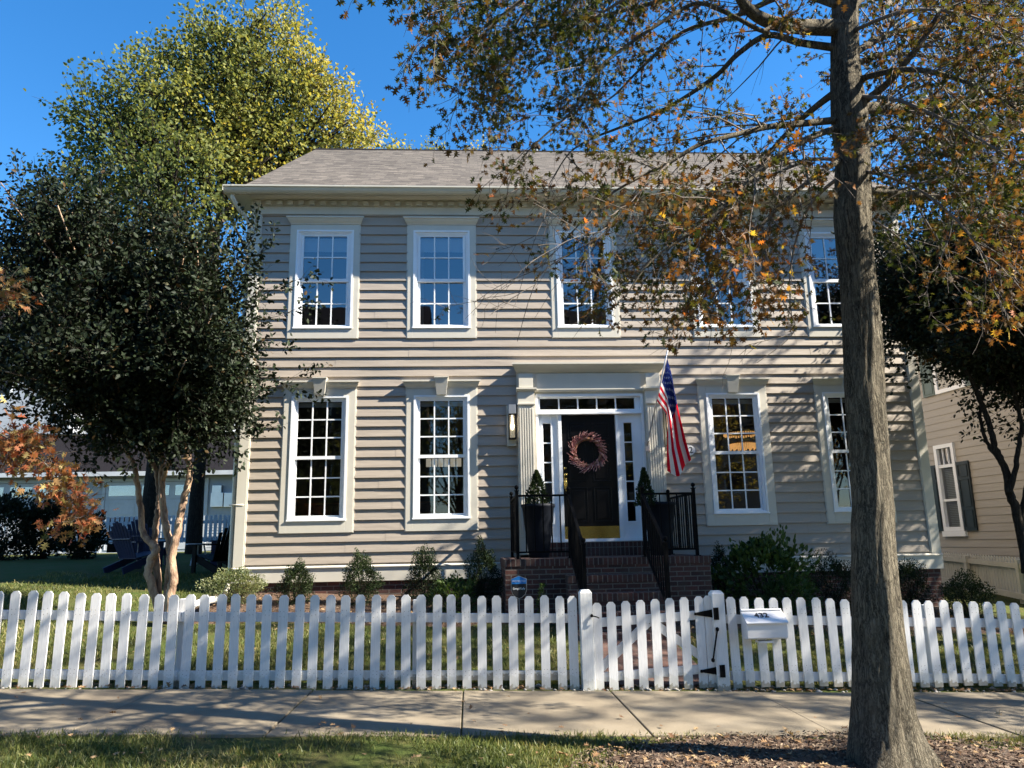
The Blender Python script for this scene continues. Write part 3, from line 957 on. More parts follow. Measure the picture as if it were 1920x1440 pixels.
def make_window(lower):
    """local origin: bottom centre of the casing, y=0 at the casing face; +y into the house"""
    if lower:
        H = 2.59; wz0, wz1, wh = 0.20, 2.345, 0.487; crown0 = 2.475
        rows = 3; casw = 0.613; g0, g1, mr0, mr1 = 0.29, 2.25, 1.245, 1.30; gx = 0.375
    else:
        H = 2.33; wz0, wz1, wh = 0.183, 2.05, 0.515; crown0 = 2.16
        rows = 2; casw = 0.616; g0, g1, mr0, mr1 = 0.262, 1.942, 1.066, 1.125; gx = 0.389
    mb = MB()
    ring(mb, -casw, casw, 0, crown0, casw - wh + 0.002, 0.0, 0.045, wz0 + 0.002, crown0 - wz1 + 0.002)
    mb.box(-casw - 0.018, -casw, 0.006, 0.05, -0.006, crown0)       # J channel
    mb.box(casw, casw + 0.018, 0.006, 0.05, -0.006, crown0)
    win = mb.build('window', M['trim'], None, bevel=0.003)
    ORG[win.name] = (0, 0, 0)
    mb = MB()
    if lower:
        pr_ = [(0.04, crown0), (-0.012, crown0), (-0.016, crown0 + .02), (-0.03, crown0 + 0.035), (-0.055, crown0 + 0.07), (-0.062, crown0 + 0.10), (-0.085, crown0 + 0.105), (-0.085, crown0 + 0.135), (0.04, crown0 + 0.135)]
    else:
        pr_ = [(0.04, crown0), (-0.012, crown0), (-0.018, crown0 + .02), (-0.035, crown0 + 0.035), (-0.06, crown0 + 0.068), (-0.07, crown0 + 0.095), (-0.09, crown0 + 0.10), (-0.09, crown0 + 0.128), (0.04, crown0 + 0.128)]
    # flared crown: end faces follow the profile
    n0 = len(mb.v); kk = len(pr_)
    for sg in (-1, 1):
        for (y_, z_) in pr_:
            mb.v.append((sg * (casw + 0.006 + max(0, -y_) * 0.85), y_, z_))
    for i in range(kk):
        j = (i + 1) % kk
        mb.f.append((n0 + i, n0 + kk + i, n0 + kk + j, n0 + j)); mb.mi.append(0)
    mb.f.append(tuple(n0 + i for i in range(kk))); mb.mi.append(0)
    mb.f.append(tuple(n0 + kk + i for i in range(kk))[::-1]); mb.mi.append(0)
    mb.build('crown', M['trim'], win)
    if lower:
        mb = MB()
        zt, zb_ = crown0 + 0.165, wz1 + 0.0
        n0 = len(mb.v)
        for (zz, ww, yy_) in ((zb_, 0.085, -0.055), (zt, 0.118, -0.115)):
            mb.v += [(-ww, yy_, zz), (ww, yy_, zz), (ww, 0.03, zz), (-ww, 0.03, zz)]
        for qd in ((0, 3, 2, 1), (4, 5, 6, 7), (0, 1, 5, 4), (1, 2, 6, 5), (2, 3, 7, 6), (3, 0, 4, 7)):
            mb.f.append(tuple(n0 + i for i in qd)); mb.mi.append(0)
        mb.box(-0.128, 0.128, -0.125, 0.03, zt, zt + 0.018)
        mb.build('keystone', M['trim'], win, bevel=0.003)
    mb = MB()
    ring(mb, -wh, wh, wz0, wz1, 0.035, -0.012, 0.05)
    ring(mb, -wh + 0.035, wh - 0.035, wz0 + 0.03, wz1 - 0.035, 0.026, 0.008, 0.07, 0.02)
    mb.box(-wh - 0.012, wh + 0.012, -0.022, 0.0, wz0 - 0.004, wz0 + 0.018)
    ring(mb, -wh + 0.058, wh - 0.058, wz0 + 0.045, wz1 - 0.058, 0.02, 0.02, 0.09, 0.012)
    mb.build('frame', M['white'], win, bevel=0.002)
    mb = MB()
    sx = gx + 0.045
    # upper sash nearer the street, lower sash behind it
    ring(mb, -sx, sx, mr0, g1 + 0.045, sx - gx, 0.030, 0.056, mr1 - mr0, 0.045)
    ring(mb, -sx - 0.01, sx + 0.01, g0 - 0.06, mr1 - 0.004, sx + 0.01 - gx, 0.060, 0.086, 0.06, mr1 - mr0 - 0.006)
    for i in (1, 2):
        xm = -gx + 2 * gx * i / 3
        mb.box(xm - 0.011, xm + 0.011, 0.036, 0.05, mr1, g1)
        mb.box(xm - 0.011, xm + 0.011, 0.066, 0.08, g0, mr0)
    for i in range(1, rows):
        za = mr1 + (g1 - mr1) * i / rows
        zb_ = g0 + (mr0 - g0) * i / rows
        mb.box(-gx, gx, 0.038, 0.052, za - 0.011, za + 0.011)
        mb.box(-gx, gx, 0.068, 0.082, zb_ - 0.011, zb_ + 0.011)
    mb.build('sash', M['white'], win)
    mb = MB()
    mb.face([(-gx - .01, 0.054, mr1 - .01), (gx + .01, 0.054, mr1 - .01), (gx + .01, 0.054, g1 + .01), (-gx - .01, 0.054, g1 + .01)])
    mb.face([(-gx - .01, 0.084, g0 - .01), (gx + .01, 0.084, g0 - .01), (gx + .01, 0.084, mr0 + .01), (-gx - .01, 0.084, mr0 + .01)])
    mb.build('pane', M['glass_low'] if lower else M['glass'], win)
    return win, (g0, g1, gx)

def blind(win, g1, gx, drop):
    mb = MB()
    z = g1 - 0.005
    while z > g1 - drop:
        mb.box(-gx - 0.02, gx + 0.02, 0.13, 0.145, z - 0.024, z)
        z -= 0.026
    return mb.build('blind', M['blind'], win)

def curtain(win, x0, x1, z0, z1):
    mb = MB(); n = 24
    pts = [(x0 + (x1 - x0) * i / n, 0.19 + 0.02 * math.sin(i * 1.7)) for i in range(n + 1)]
    for (a, b2) in zip(pts[:-1], pts[1:]):
        mb.face([(a[0], a[1], z0), (b2[0], b2[1], z0), (b2[0], b2[1], z1), (a[0], a[1], z1)])
    return mb.build('curtain', M['curtain'], win)

wu, (ug0, ug1, ugx) = make_window(False)
wl, (lg0, lg1, lgx) = make_window(True)
ups, los = [], []
for i, xc in enumerate(WX):
    o = wu if i == 0 else copy_tree(wu)
    ups.append(o)
for i, xc in enumerate((WX[0], WX[1], WX[3], WX[4])):
    o = wl if i == 0 else copy_tree(wl)
    los.append(o)
for o, xc in zip(ups, WX):
    o.parent = house; o.location = (xc - HB[0], 13.195 - HB[1], 5.112 - HB[2]); ORG[o.name] = (0, 0, 0)
for o, xc in zip(los, (WX[0], WX[1], WX[3], WX[4])):
    o.parent = house; o.location = (xc - HB[0], 13.195 - HB[1], 1.724 - HB[2]); ORG[o.name] = (0, 0, 0)
blind(ups[0], ug1, ugx, 0.24); blind(ups[1], ug1, ugx, 0.24)
curtain(ups[3], -0.40, -0.26, ug0, ug1); curtain(ups[1], -0.40, -0.33, ug0, ug1); curtain(ups[4], 0.26, 0.40, ug0, ug1)
for o in los:
    blind(o, lg1, lgx, 0.06)

# ---- front door surround
mb = MB()
mb.box(0.848, 1.175, 13.16, 13.25, 1.29, 4.50)
mb.box(3.097, 3.424, 13.16, 13.25, 1.29, 4.50)
mb.box(1.175, 3.097, 13.16, 13.25, 4.066, 4.50)
mb.box(1.20, 3.07, 13.145, 13.16, 4.16, 4.44)
surr = mb.build('door_surround', M['trim'], house, bevel=0.003)
for x0 in (0.86, 3.122):
    mb = MB()
    mb.box(x0, x0 + 0.29, 13.075, 13.159, 1.30, 3.86)
    for i in range(6):
        xa = x0 + 0.022 + i * 0.043
        mb.box(xa, xa + 0.024, 13.060, 13.0748, 1.66, 3.80)
    mb.box(x0 - 0.004, x0 + 0.294, 13.055, 13.0745, 1.30, 1.62)
    mb.box(x0 - 0.01, x0 + 0.30, 13.045, 13.0545, 1.585, 1.625)
    mb.box(x0 - 0.01, x0 + 0.30, 13.045, 13.16, 3.862, 3.892)
    mb.box(x0, x0 + 0.29, 13.07, 13.16, 3.8925, 4.10)
    mb.box(x0 + 0.02, x0 + 0.27, 13.055, 13.07, 4.17, 4.42)
    mb.build('pilaster', M['trim'], surr, bevel=0.003)
mb = MB()
mb.prism([(13.16, 4.102), (13.055, 4.102), (13.035, 4.13), (13.02, 4.135), (13.02, 4.162), (13.16, 4.162)], 0.835, 1.19)
mb.prism([(13.16, 4.102), (13.055, 4.102), (13.035, 4.13), (13.02, 4.135), (13.02, 4.162), (13.16, 4.162)], 3.085, 3.44)
mb.prism([(13.16, 4.102), (13.12, 4.102), (13.105, 4.135), (13.105, 4.155), (13.16, 4.155)], 1.19, 3.085)
pr_ = [(13.22, 4.45), (13.13, 4.45), (13.10, 4.475), (13.08, 4.49), (13.04, 4.53), (13.00, 4.56), (12.985, 4.575), (12.985, 4.605), (13.22, 4.61)]
n0 = 0; kk = len(pr_); nb0 = len(mb.v)
for sg, xx in ((-1, 0.845), (1, 3.427)):
    for (y_, z_) in pr_:
        mb.v.append((xx + sg * max(0, 13.13 - y_) * 0.55, y_, z_))
for i in range(kk):
    j = (i + 1) % kk
    mb.f.append((nb0 + i, nb0 + kk + i, nb0 + kk + j, nb0 + j)); mb.mi.append(0)
mb.f.append(tuple(nb0 + i for i in range(kk))); mb.mi.append(0)
mb.f.append(tuple(nb0 + kk + i for i in range(kk))[::-1]); mb.mi.append(0)
mb.build('cornice', M['trim'], surr)
# white door unit
mb = MB()
DX0, DX1 = 1.175, 3.03
ring(mb, DX0, DX1 + 0.066, 1.50, 4.064, 0.045, 13.150, 13.26)
mb.box(DX0 + 0.045, DX1 + 0.02, 13.165, 13.26, 3.70, 3.79)            # transom bar
mb.box(DX0 + 0.02, DX1 + 0.04, 13.135, 13.165, 3.70, 3.735)
mb.box(1.565, 1.625, 13.17, 13.27, 1.50, 3.70)                      # mullions
mb.box(2.585, 2.645, 13.17, 13.27, 1.50, 3.70)
# sidelights
for (a, b2, g0_, g1_) in ((1.22, 1.565, 1.30, 1.435), (2.645, 3.051, 2.735, 2.875)):
    mb.box(a, g0_, 13.205, 13.25, 1.50, 3.70)
    mb.box(g1_, b2, 13.205, 13.25, 1.50, 3.70)
    mb.box(g0_, g1_, 13.205, 13.25, 1.50, 1.83)
    mb.box(g0_, g1_, 13.205, 13.25, 3.545, 3.70)
    ring(mb, g0_ - 0.028, g1_ + 0.028, 1.80, 3.575, 0.024, 13.192, 13.205)
    for i in range(1, 5):
        zz = 1.83 + (3.545 - 1.83) * i / 5
        mb.box(g0_, g1_, 13.212, 13.228, zz - 0.01, zz + 0.01)
# transom
mb.box(1.22, 1.258, 13.205, 13.25, 3.79, 4.02)
mb.box(2.950, 3.051, 13.205, 13.25, 3.79, 4.02)
mb.box(1.258, 2.950, 13.205, 13.25, 3.995, 4.02)
for i in range(1, 5):
    xx = 1.258 + (2.95 - 1.258) * i / 5
    mb.box(xx - 0.012, xx + 0.012, 13.212, 13.228, 3.79, 3.995)
du = mb.build('door_frame', M['white'], house, bevel=0.002)
mb = MB()
for (a, b2, c_, d_) in ((1.30, 1.435, 1.83, 3.545), (2.735, 2.875, 1.83, 3.545), (1.258, 2.95, 3.79, 3.995)):
    mb.face([(a, 13.232, c_), (b2, 13.232, c_), (b2, 13.232, d_), (a, 13.232, d_)])
mb.build('pane', M['glass_low'], du)
# door slab with raised panels
mb = MB()
mb.box(1.625, 2.585, 13.235, 13.28, 1.505, 3.70)
for (a, b2) in ((1.74, 2.05), (2.16, 2.47)):
    for (c_, d_) in ((1.83, 2.42), (2.52, 3.18), (3.27, 3.55)):
        ring(mb, a, b2, c_, d_, 0.018, 13.227, 13.235)
        mb.box(a + 0.05, b2 - 0.05, 13.225, 13.235, c_ + 0.05, d_ - 0.05)
door = mb.build('door', M['door'], house, bevel=0.003)
mb = MB(); mb.box(1.632, 2.578, 13.226, 13.234, 1.525, 1.755)
mb.build('kick_plate', M['brass'], door)
mb = MB()
mb.box(1.645, 1.705, 13.218, 13.234, 2.40, 2.62)
mb.lathe((1.675, 13.19, 2.62), [(0.03, 0), (0.035, 0.02), (0.02, 0.05)], 10)
mb.tube([(1.675, 13.21, 2.56), (1.675, 13.165, 2.55), (1.675, 13.16, 2.48), (1.675, 13.17, 2.38), (1.675, 13.215, 2.34)], 0.012, 8)
mb.build('handle', M['brass'], door, True)
mb = MB()
mb.lathe((1.675, 13.215, 2.74), [(0.028, 0), (0.03, 0.03), (0.01, 0.04)], 10)
mb.build('lock', M['brass'], door, True)
mb = MB(); mb.box(1.20, 3.05, 13.10, 13.20, 1.488, 1.502)
mb.build('threshold', M['steel'], du)
# house number plaque and doorbell
def text_mesh(body, size, extrude=0.001, font_scale_x=1.0, bold=0.0):
    cu = bpy.data.curves.new('t', 'FONT')
    cu.body = body; cu.size = size; cu.extrude = extrude; cu.offset = bold
    cu.align_x = 'CENTER'; cu.align_y = 'CENTER'
    tmp = bpy.data.objects.new('t', cu)
    C.objects.link(tmp)
    bpy.context.view_layer.update()
    dg = bpy.context.evaluated_depsgraph_get()
    me = bpy.data.meshes.new_from_object(tmp.evaluated_get(dg))
    bpy.data.objects.remove(tmp)
    me.transform(Matrix.Scale(font_scale_x, 4, (1, 0, 0)))
    return me
def place_text(name, body, size, mat, parent, loc, xdir=(1, 0, 0), ydir=(0, 0, 1), sx=1.0, bold=0.0):
    me = text_mesh(body, size, 0.001, sx, bold)
    xd = Vector(xdir).normalized(); yd = Vector(ydir).normalized(); zd = xd.cross(yd)
    m_ = Matrix((xd, yd, zd)).transposed().to_4x4()
    m_.translation = Vector(loc) - org_of(parent)
    me.transform(m_)
    me.materials.clear(); me.materials.append(mat)
    o = bpy.data.objects.new(name, me)
    C.objects.link(o); o.parent = parent
    ORG[o.name] = tuple(org_of(parent))
    return o
pq = thing('number_plaque', (3.84, 13.19, 3.02), 'oval white house number plaque on the siding half hidden by the flag', 'plaque')
mb = MB()
n0 = len(mb.v); kk = 32
for yy_ in (13.165, 13.20):
    for j in range(kk):
        t = 2 * math.pi * j / kk
        mb.v.append((3.84 + 0.145 * math.cos(t), yy_, 3.04 + 0.10 * math.sin(t)))
mb.f.append(tuple(range(n0, n0 + kk))[::-1]); mb.mi.append(0)
for j in range(kk):
    mb.f.append((n0 + j, n0 + (j + 1) % kk, n0 + kk + (j + 1) % kk, n0 + kk + j)); mb.mi.append(0)
mb.build('plate', M['plastic_white'], pq)
place_text('numbers', '432', 0.15, M['ink'], pq, (3.83, 13.162, 3.04))

CAMP = Vector((0, 0, 1.5))
def at(u, v, y):
    """point at depth y (metres from the street camera position) seen at pixel u,v of the 1920 px photo"""
    d = F * 1425.58 + R * (u - 960) - U * (v - 720)
    return CAMP + d * (y / d.y)

# ================================================================ STOOP, RAILINGS, PORCH THINGS
st = thing('brick_stoop', (2.04, 11.4, 0.2), 'red brick stoop with steps up to the black front door', 'stoop')
Z0 = 1.26; RI = 0.235; RU = 0.32; YD = 11.45
def brick_block(name, x0, x1, y0, y1, z0, z1, parent):
    mb = MB()
    mb.box(x0, x1, y0 + 0.012, y1, z0, z1 - 0.105)
    o = mb.build(name, M['brick'], parent)
    mb = MB()
    mb.box(x0 - 0.008, x1 + 0.008, y0, y1 - 0.003, z1 - 0.104, z1)
    mb.build('brick_edge', M['rowlock'], o, bevel=0.004)
    return o
brick_block('landing', 0.52, 3.58, YD, 13.16, -0.05, Z0, st)
for k in range(1, 5):
    z = Z0 - RI * k
    brick_block('step', 1.40, 2.74, YD - RU * k, YD - RU * (k - 1) + 0.010, -0.1, z, st)
mb = MB(); mb.box(1.185, 3.06, 13.02, 13.157, Z0 + 0.002, 1.488)
mb.build('door_sill', M['rowlock'], st, bevel=0.004)

def ball_post(mb, x, y, z0, z1, w=0.045):
    mb.box(x - w / 2, x + w / 2, y - w / 2, y + w / 2, z0, z1)
    mb.box(x - w * .75, x + w * .75, y - w * .75, y + w * .75, z1, z1 + 0.012)
    r = 0.034
    mb.lathe((x, y, z1 + 0.012), [(0.014, 0), (0.014, 0.012)] + [(max(0.004, r * math.sin(t)), 0.012 + r * (1 - math.cos(t))) for t in [math.pi * i / 8 for i in range(1, 9)]], 10)
    mb.box(x - w, x + w, y - w, y + w, z0, z0 + 0.012)
def rail_section(mb, a, b2, top, bot_off=0.10, h=0.95, n=None):
    a = Vector(a); b2 = Vector(b2)
    Lh = (Vector((b2.x, b2.y, 0)) - Vector((a.x, a.y, 0))).length
    up = Vector((0, 0, 1))
    mb.bar(a + up * (h - 0.02), b2 + up * (h - 0.02), 0.042, 0.03)
    mb.bar(a + up * bot_off, b2 + up * bot_off, 0.03, 0.025)
    n = n or max(2, int(round(Lh / 0.125)))
    for i in range(1, n):
        p = a.lerp(b2, i / n)
        mb.box(p.x - 0.009, p.x + 0.009, p.y - 0.009, p.y + 0.009, p.z + bot_off, p.z + h - 0.03)
for side, xo, xi, nx, lab in ((-1, 0.71, 1.49, 1.51, 'black metal porch railing beside the left planter, running down the steps'),
                         (1, 3.41, 2.62, 2.62, 'black metal porch railing below the flag, running down the steps')):
    t = thing('porch_railing', ((xo + xi) / 2, YD + 0.1, Z0), lab, 'railing', 'black railings of the front stoop')
    yf = YD + 0.07
    for (px_, py_, za, zb) in ((xo, yf, Z0, Z0 + 1.0), (xo, 13.02, Z0, Z0 + 1.0), (xi, yf, Z0, Z0 + 0.97), (nx, 10.28, Z0 - RI * 4, 1.46)):
        mb = MB(); ball_post(mb, px_, py_, za, zb); mb.build('post', M['black'], t)
    mb = MB(); rail_section(mb, (xo, yf, Z0), (xo, 13.02, Z0), 0); mb.build('side_rail', M['black'], t)
    mb = MB(); rail_section(mb, (xo, yf, Z0), (xi, yf, Z0), 0); mb.build('front_rail', M['black'], t)
    mb = MB(); rail_section(mb, (xi, yf, Z0), (nx, 10.28, 0.49), 0); mb.build('stair_rail', M['black'], t)

def planter(x, y, lab):
    t = thing('tall_planter', (x, y, Z0), lab, 'planter', 'tall dark planters beside the front door')
    mb = MB()
    n0 = 0
    prof = [(0.14, 0), (0.145, 0.02), (0.165, 0.15), (0.20, 0.45), (0.235, 0.78), (0.25, 0.80), (0.25, 0.845), (0.222, 0.845), (0.21, 0.80)]
    mb.lathe((x, y, Z0), [(r * 1.1, z) for r, z in prof], 28)
    mb.build('pot', M['planter'], t, True)
    return t
P_L = at(1010, 1000, 12.45); P_R = at(1238, 1000, 12.45)
planter(P_L.x, 12.45, 'tall dark tapered planter left of the black front door')
planter(P_R.x, 12.45, 'tall dark tapered planter behind the right stair railing')

# small conifers standing in the planters
def conifer(x, y, z, h, r, lab):
    t = thing('dwarf_conifer', (x, y, z), lab, 'shrub', 'clipped conifers in the tall planters')
    mb = MB(); mb.tube([(x, y, z - 0.1), (x + .01, y, z + h * .5), (x, y, z + h * .93)], [0.014, 0.01, 0.004], 6)
    mb.build('trunk', M['dark_bark'], t)
    n = 2600
    hh = RNG.random(n) ** 1.3
    ang = RNG.random(n) * 2 * np.pi
    rr = r * (1 - hh) ** .8 * (0.65 + 0.4 * RNG.random(n)) * (1 + .25 * np.sin(ang * 5 + hh * 12))
    pos = np.stack([x + rr * np.cos(ang), y + rr * np.sin(ang), z - 0.02 + hh * h], 1)
    axd = np.stack([np.cos(ang), np.sin(ang), np.full(n, 1.3)], 1) + RNG.normal(size=(n, 3)) * .3
    leaves('foliage', pos, axd, RNG.uniform(.02, .05, n), 'quad', M['box_leaf'], t, RNG.random(n) * .8)
conifer(P_L.x - .01, 12.45, Z0 + 0.82, 0.58, 0.19, 'clipped cone shaped evergreen in the planter left of the door')
conifer(P_R.x - .25, 12.30, Z0 + 0.80, 0.60, 0.15, 'clipped cone shaped evergreen in the planter below the flag pole')

# wall lanterns
def lantern(x, lab):
    t = thing('wall_lantern', (x, 13.18, 3.15), lab, 'lamp', 'square wall lanterns either side of the door')
    mb = MB(); mb.box(x - 0.09, x + 0.07, 13.155, 13.24, 3.15, 3.87); mb.build('mounting_block', M['trim'], t, bevel=0.004)
    mb = MB(); mb.box(x - 0.06, x + 0.06, 13.02, 13.154, 3.70, 3.86); mb.build('hood', M['steel'], t, bevel=0.003)
    mb = MB()
    for a in (-0.062, 0.050):
        for yy_ in (13.012, 13.135):
            mb.box(x + a, x + a + 0.012, yy_, yy_ + 0.012, 3.27, 3.70)
    for zz in (3.262, 3.675):
        mb.box(x - 0.066, x + 0.066, 13.008, 13.152, zz, zz + 0.016)
    mb.build('cage', M['black'], t)
    mb = MB(); mb.box(x - 0.054, x + 0.054, 13.02, 13.138, 3.28, 3.672); mb.build('glass', M['lamp_glass'], t)
    mb = MB(); mb.lathe((x, 13.08, 3.42), [(0.012, 0), (0.03, 0.04), (0.034, 0.08), (0.02, 0.13), (0.014, 0.20), (0.014, 0.25)], 12)
    mb.build('bulb', M['bulb'], t, True)
lantern(0.755, 'square wall lantern left of the fluted pilaster')
lantern(3.545, 'square wall lantern half hidden behind the hanging flag')

# wreath
wr = thing('wreath', (2.075, 13.2, 2.97), 'round wreath of dusty pink feathery sprigs on the black door', 'wreath')
mb = MB()
pts = [(2.075 + .235 * math.cos(t), 13.195, 3.03 + .235 * math.sin(t)) for t in [2 * math.pi * i / 24 for i in range(25)]]
mb.tube(pts, 0.03, 8); mb.build('ring', M['wood'], wr, True)
q = NT('dusty_pink_sprig')
atn = q.n('ShaderNodeAttribute', attribute_name='tint')
q.base(q.ramp(atn.outputs['Fac'], [(0, (0.12, 0.03, 0.035)), (0.35, (0.36, 0.12, 0.12)), (0.7, (0.62, 0.34, 0.31)), (1, (0.80, 0.66, 0.60))]))
q.rough(0.8); M['sprig'] = q.m
pp, aa, sz, tt = [], [], [], []
for i in range(150):
    t = 2 * math.pi * i / 150 + random.uniform(-.05, .05)
    r0 = .235 + random.uniform(-.05, .06)
    c0 = np.array([2.075 + r0 * math.cos(t), 13.18, 3.03 + r0 * math.sin(t)])
    d0 = np.array([math.cos(t) * .55 + math.sin(t) * .7, -random.uniform(.05, .6), math.sin(t) * .55 - math.cos(t) * .7]); d0 /= np.linalg.norm(d0)
    Ls = random.uniform(.09, .15); tn = random.random()
    for j in range(26):
        f = j / 26
        pp.append(c0 + d0 * Ls * f); dd = d0 * 1.2 + np.random.default_rng(i * 31 + j).normal(size=3) * .8
        aa.append(dd); sz.append(.022 * (1.2 - f * .6)); tt.append(min(1, max(0, tn * .6 + f * .5 * random.random() + .1)))
leaves('sprigs', np.array(pp), np.array(aa), np.array(sz), 'quad', M['sprig'], wr, np.array(tt))

# flag and pole
ftip = at(1252, 655, 12.25); fmt = Vector((3.10, 13.05, 3.115))
fl = thing('flag_pole', tuple(fmt), 'slanted silver flag pole mounted on the right pilaster', 'flag pole')
mb = MB(); mb.tube([fmt, ftip], [0.014, 0.011], 10)
mb.lathe(tuple(ftip), [(0.012, -0.01), (0.022, 0.0), (0.024, 0.02), (0.012, 0.035)], 10)
mb.build('pole', M['steel'], fl, True)
mb = MB(); mb.box(3.06, 3.14, 13.03, 13.06, 3.02, 3.18)
mb.tube([fmt + (fmt - ftip).normalized() * 0.02, fmt + (ftip - fmt).normalized() * 0.11], 0.021, 10)
mb.build('bracket', M['steel'], fl)
def lerp_tab(tab, v):
    for (a, A), (b2, B) in zip(tab[:-1], tab[1:]):
        if v <= b2:
            f = (v - a) / (b2 - a); f = f * f * (3 - 2 * f) if False else f
            return [A[i] + (B[i] - A[i]) * f for i in range(len(A))]
    return tab[-1][1]
# rows: v along the fly; each row gives (px, py, depth) for u = 0 (bottom stripe edge), .33, .66, 1 (canton edge)
FT = [(0.00, [1232, 752, 12.58, 1238, 727, 12.50, 1245, 700, 12.42, 1251, 672, 12.33]),
      (0.16, [1250, 776, 12.50, 1251, 752, 12.40, 1256, 722, 12.36, 1259, 700, 12.33]),
      (0.30, [1252, 798, 12.44, 1255, 775, 12.30, 1263, 752, 12.40, 1265, 735, 12.33]),
      (0.46, [1251, 818, 12.42, 1258, 802, 12.26, 1267, 785, 12.42, 1272, 768, 12.30]),
      (0.70, [1250, 850, 12.42, 1262, 842, 12.24, 1274, 832, 12.42, 1284, 818, 12.28]),
      (1.00, [1251, 883, 12.42, 1272, 893, 12.24, 1285, 872, 12.42, 1296, 862, 12.28])]
FOLD = [(0.0, [0.0, 0.0]), (0.27, [0.46, -.01]), (0.50, [0.24, .05]), (0.78, [0.86, -.02]), (0.90, [0.72, .04]), (1.0, [1.0, 0.0])]
def flag_pt(u, v):
    k_ = min(1.0, v / 0.45)
    fu, fy = lerp_tab(FOLD, u)
    k_ = k_ * k_ * (3 - 2 * k_)
    fy *= k_
    u = u + (fu - u) * k_
    r = lerp_tab(FT, v)
    c = [Vector((r[3 * i], r[3 * i + 1], r[3 * i + 2])) for i in range(4)]
    f = u * 3; i = min(2, int(f)); f -= i
    p0 = c[max(0, i - 1)]; p1 = c[i]; p2 = c[i + 1]; p3 = c[min(3, i + 2)]
    p = 0.5 * ((2 * p1) + (p2 - p0) * f + (2 * p0 - 5 * p1 + 4 * p2 - p3) * f * f + (3 * p1 - p0 - 3 * p2 + p3) * f ** 3)
    y = p.z + 0.02 * math.sin(v * 7 + u * 9) + fy
    return at(p.x, p.y, y)
flg = thing('flag', tuple(at(1260, 780, 12.35)), 'american flag hanging limp from the slanted pole', 'flag')
q = NT('flag_cloth')
def cloth_mat(name, col):
    q = NT(name)
    q.base(col); q.rough(0.75); q.b.inputs['Specular IOR Level'].default_value = 0.1
    tr = q.n('ShaderNodeBsdfTranslucent'); tr.inputs['Color'].default_value = (*col, 1)
    mx = q.n('ShaderNodeMixShader'); mx.inputs[0].default_value = 0.35
    q.l(q.b.outputs[0], mx.inputs[1]); q.l(tr.outputs[0], mx.inputs[2]); q.l(mx.outputs[0], q.out.inputs['Surface'])
    return q.m
fm = [cloth_mat('flag_red', (0.62, 0.006, 0.022)), cloth_mat('flag_white', (0.78, 0.76, 0.76)), cloth_mat('flag_blue', (0.012, 0.022, 0.13))]
nu, nv = 52, 80
mb = MB()
gridp = [[flag_pt(i / nu, j / nv) for j in range(nv + 1)] for i in range(nu + 1)]
for i in range(nu + 1):
    for j in range(nv + 1):
        mb.v.append(tuple(gridp[i][j]))
for i in range(nu):
    for j in range(nv):
        stripe = int(i / nu * 13)
        mi = 0 if stripe % 2 == 0 else 1
        if i / nu >= 6 / 13 and j / nv < 0.40: mi = 2
        a = i * (nv + 1) + j
        mb.f.append((a, a + nv + 1, a + nv + 2, a + 1)); mb.mi.append(mi)
mb.build('cloth', fm, flg, True)
mb = MB()
for row in range(9):
    cnt = 6 if row % 2 == 0 else 5
    for k in range(cnt):
        u = 6 / 13 + (7 / 13) * (row + 1) / 10
        v = 0.40 * ((k + (0.5 if cnt == 6 else 1.0)) / 6.0)
        for off in (-0.004, 0.004):
            star = []
            for a in range(10):
                rr = 1.0 if a % 2 == 0 else 0.42
                t = math.pi * a / 5
                p = flag_pt(min(1, u + 0.022 * rr * math.cos(t)), max(0, v + 0.0145 * rr * math.sin(t)))
                star.append(Vector((p.x, p.y + off, p.z)))
            mb.face(star)
mb.build('stars', fm[1], flg)

# ================================================================ FENCE
FY = 8.2
def picket(mb, x, y, z0, z1, w=0.092, t=0.02, lean=0.0):
    c = 0.024
    n = len(mb.v)
    out = [(-w / 2, 0), (w / 2, 0), (w / 2, z1 - z0 - c * 1.25), (w / 2 - c, z1 - z0), (-w / 2 + c, z1 - z0), (-w / 2, z1 - z0 - c * 1.25)]
    for yy_ in (-t / 2, t / 2):
        for (a, b2) in out:
            mb.v.append((x + a + lean * b2, y + yy_, z0 + b2))
    k = 6
    mb.f.append(tuple(range(n, n + k))); mb.mi.append(mb.cur)
    mb.f.append(tuple(range(n + k, n + 2 * k))[::-1]); mb.mi.append(mb.cur)
    for i in range(k):
        j = (i + 1) % k
        mb.f.append((n + i, n + k + i, n + k + j, n + j)); mb.mi.append(mb.cur)
def fence_z(x):
    """(bottom, top) of the pickets at x"""
    return float(np.interp(x, [-9, -5, 0, 3, 9], [0.30, 0.165, 0.02, -0.01, -0.16])), float(np.interp(x, [-9, -4.5, -3.1, -1, 0.4, 3.5, 5.85, 9], [1.25, 1.115, 1.055, 1.0, 0.962, 0.872, 0.772, 0.66]))
rf = random.Random(5)
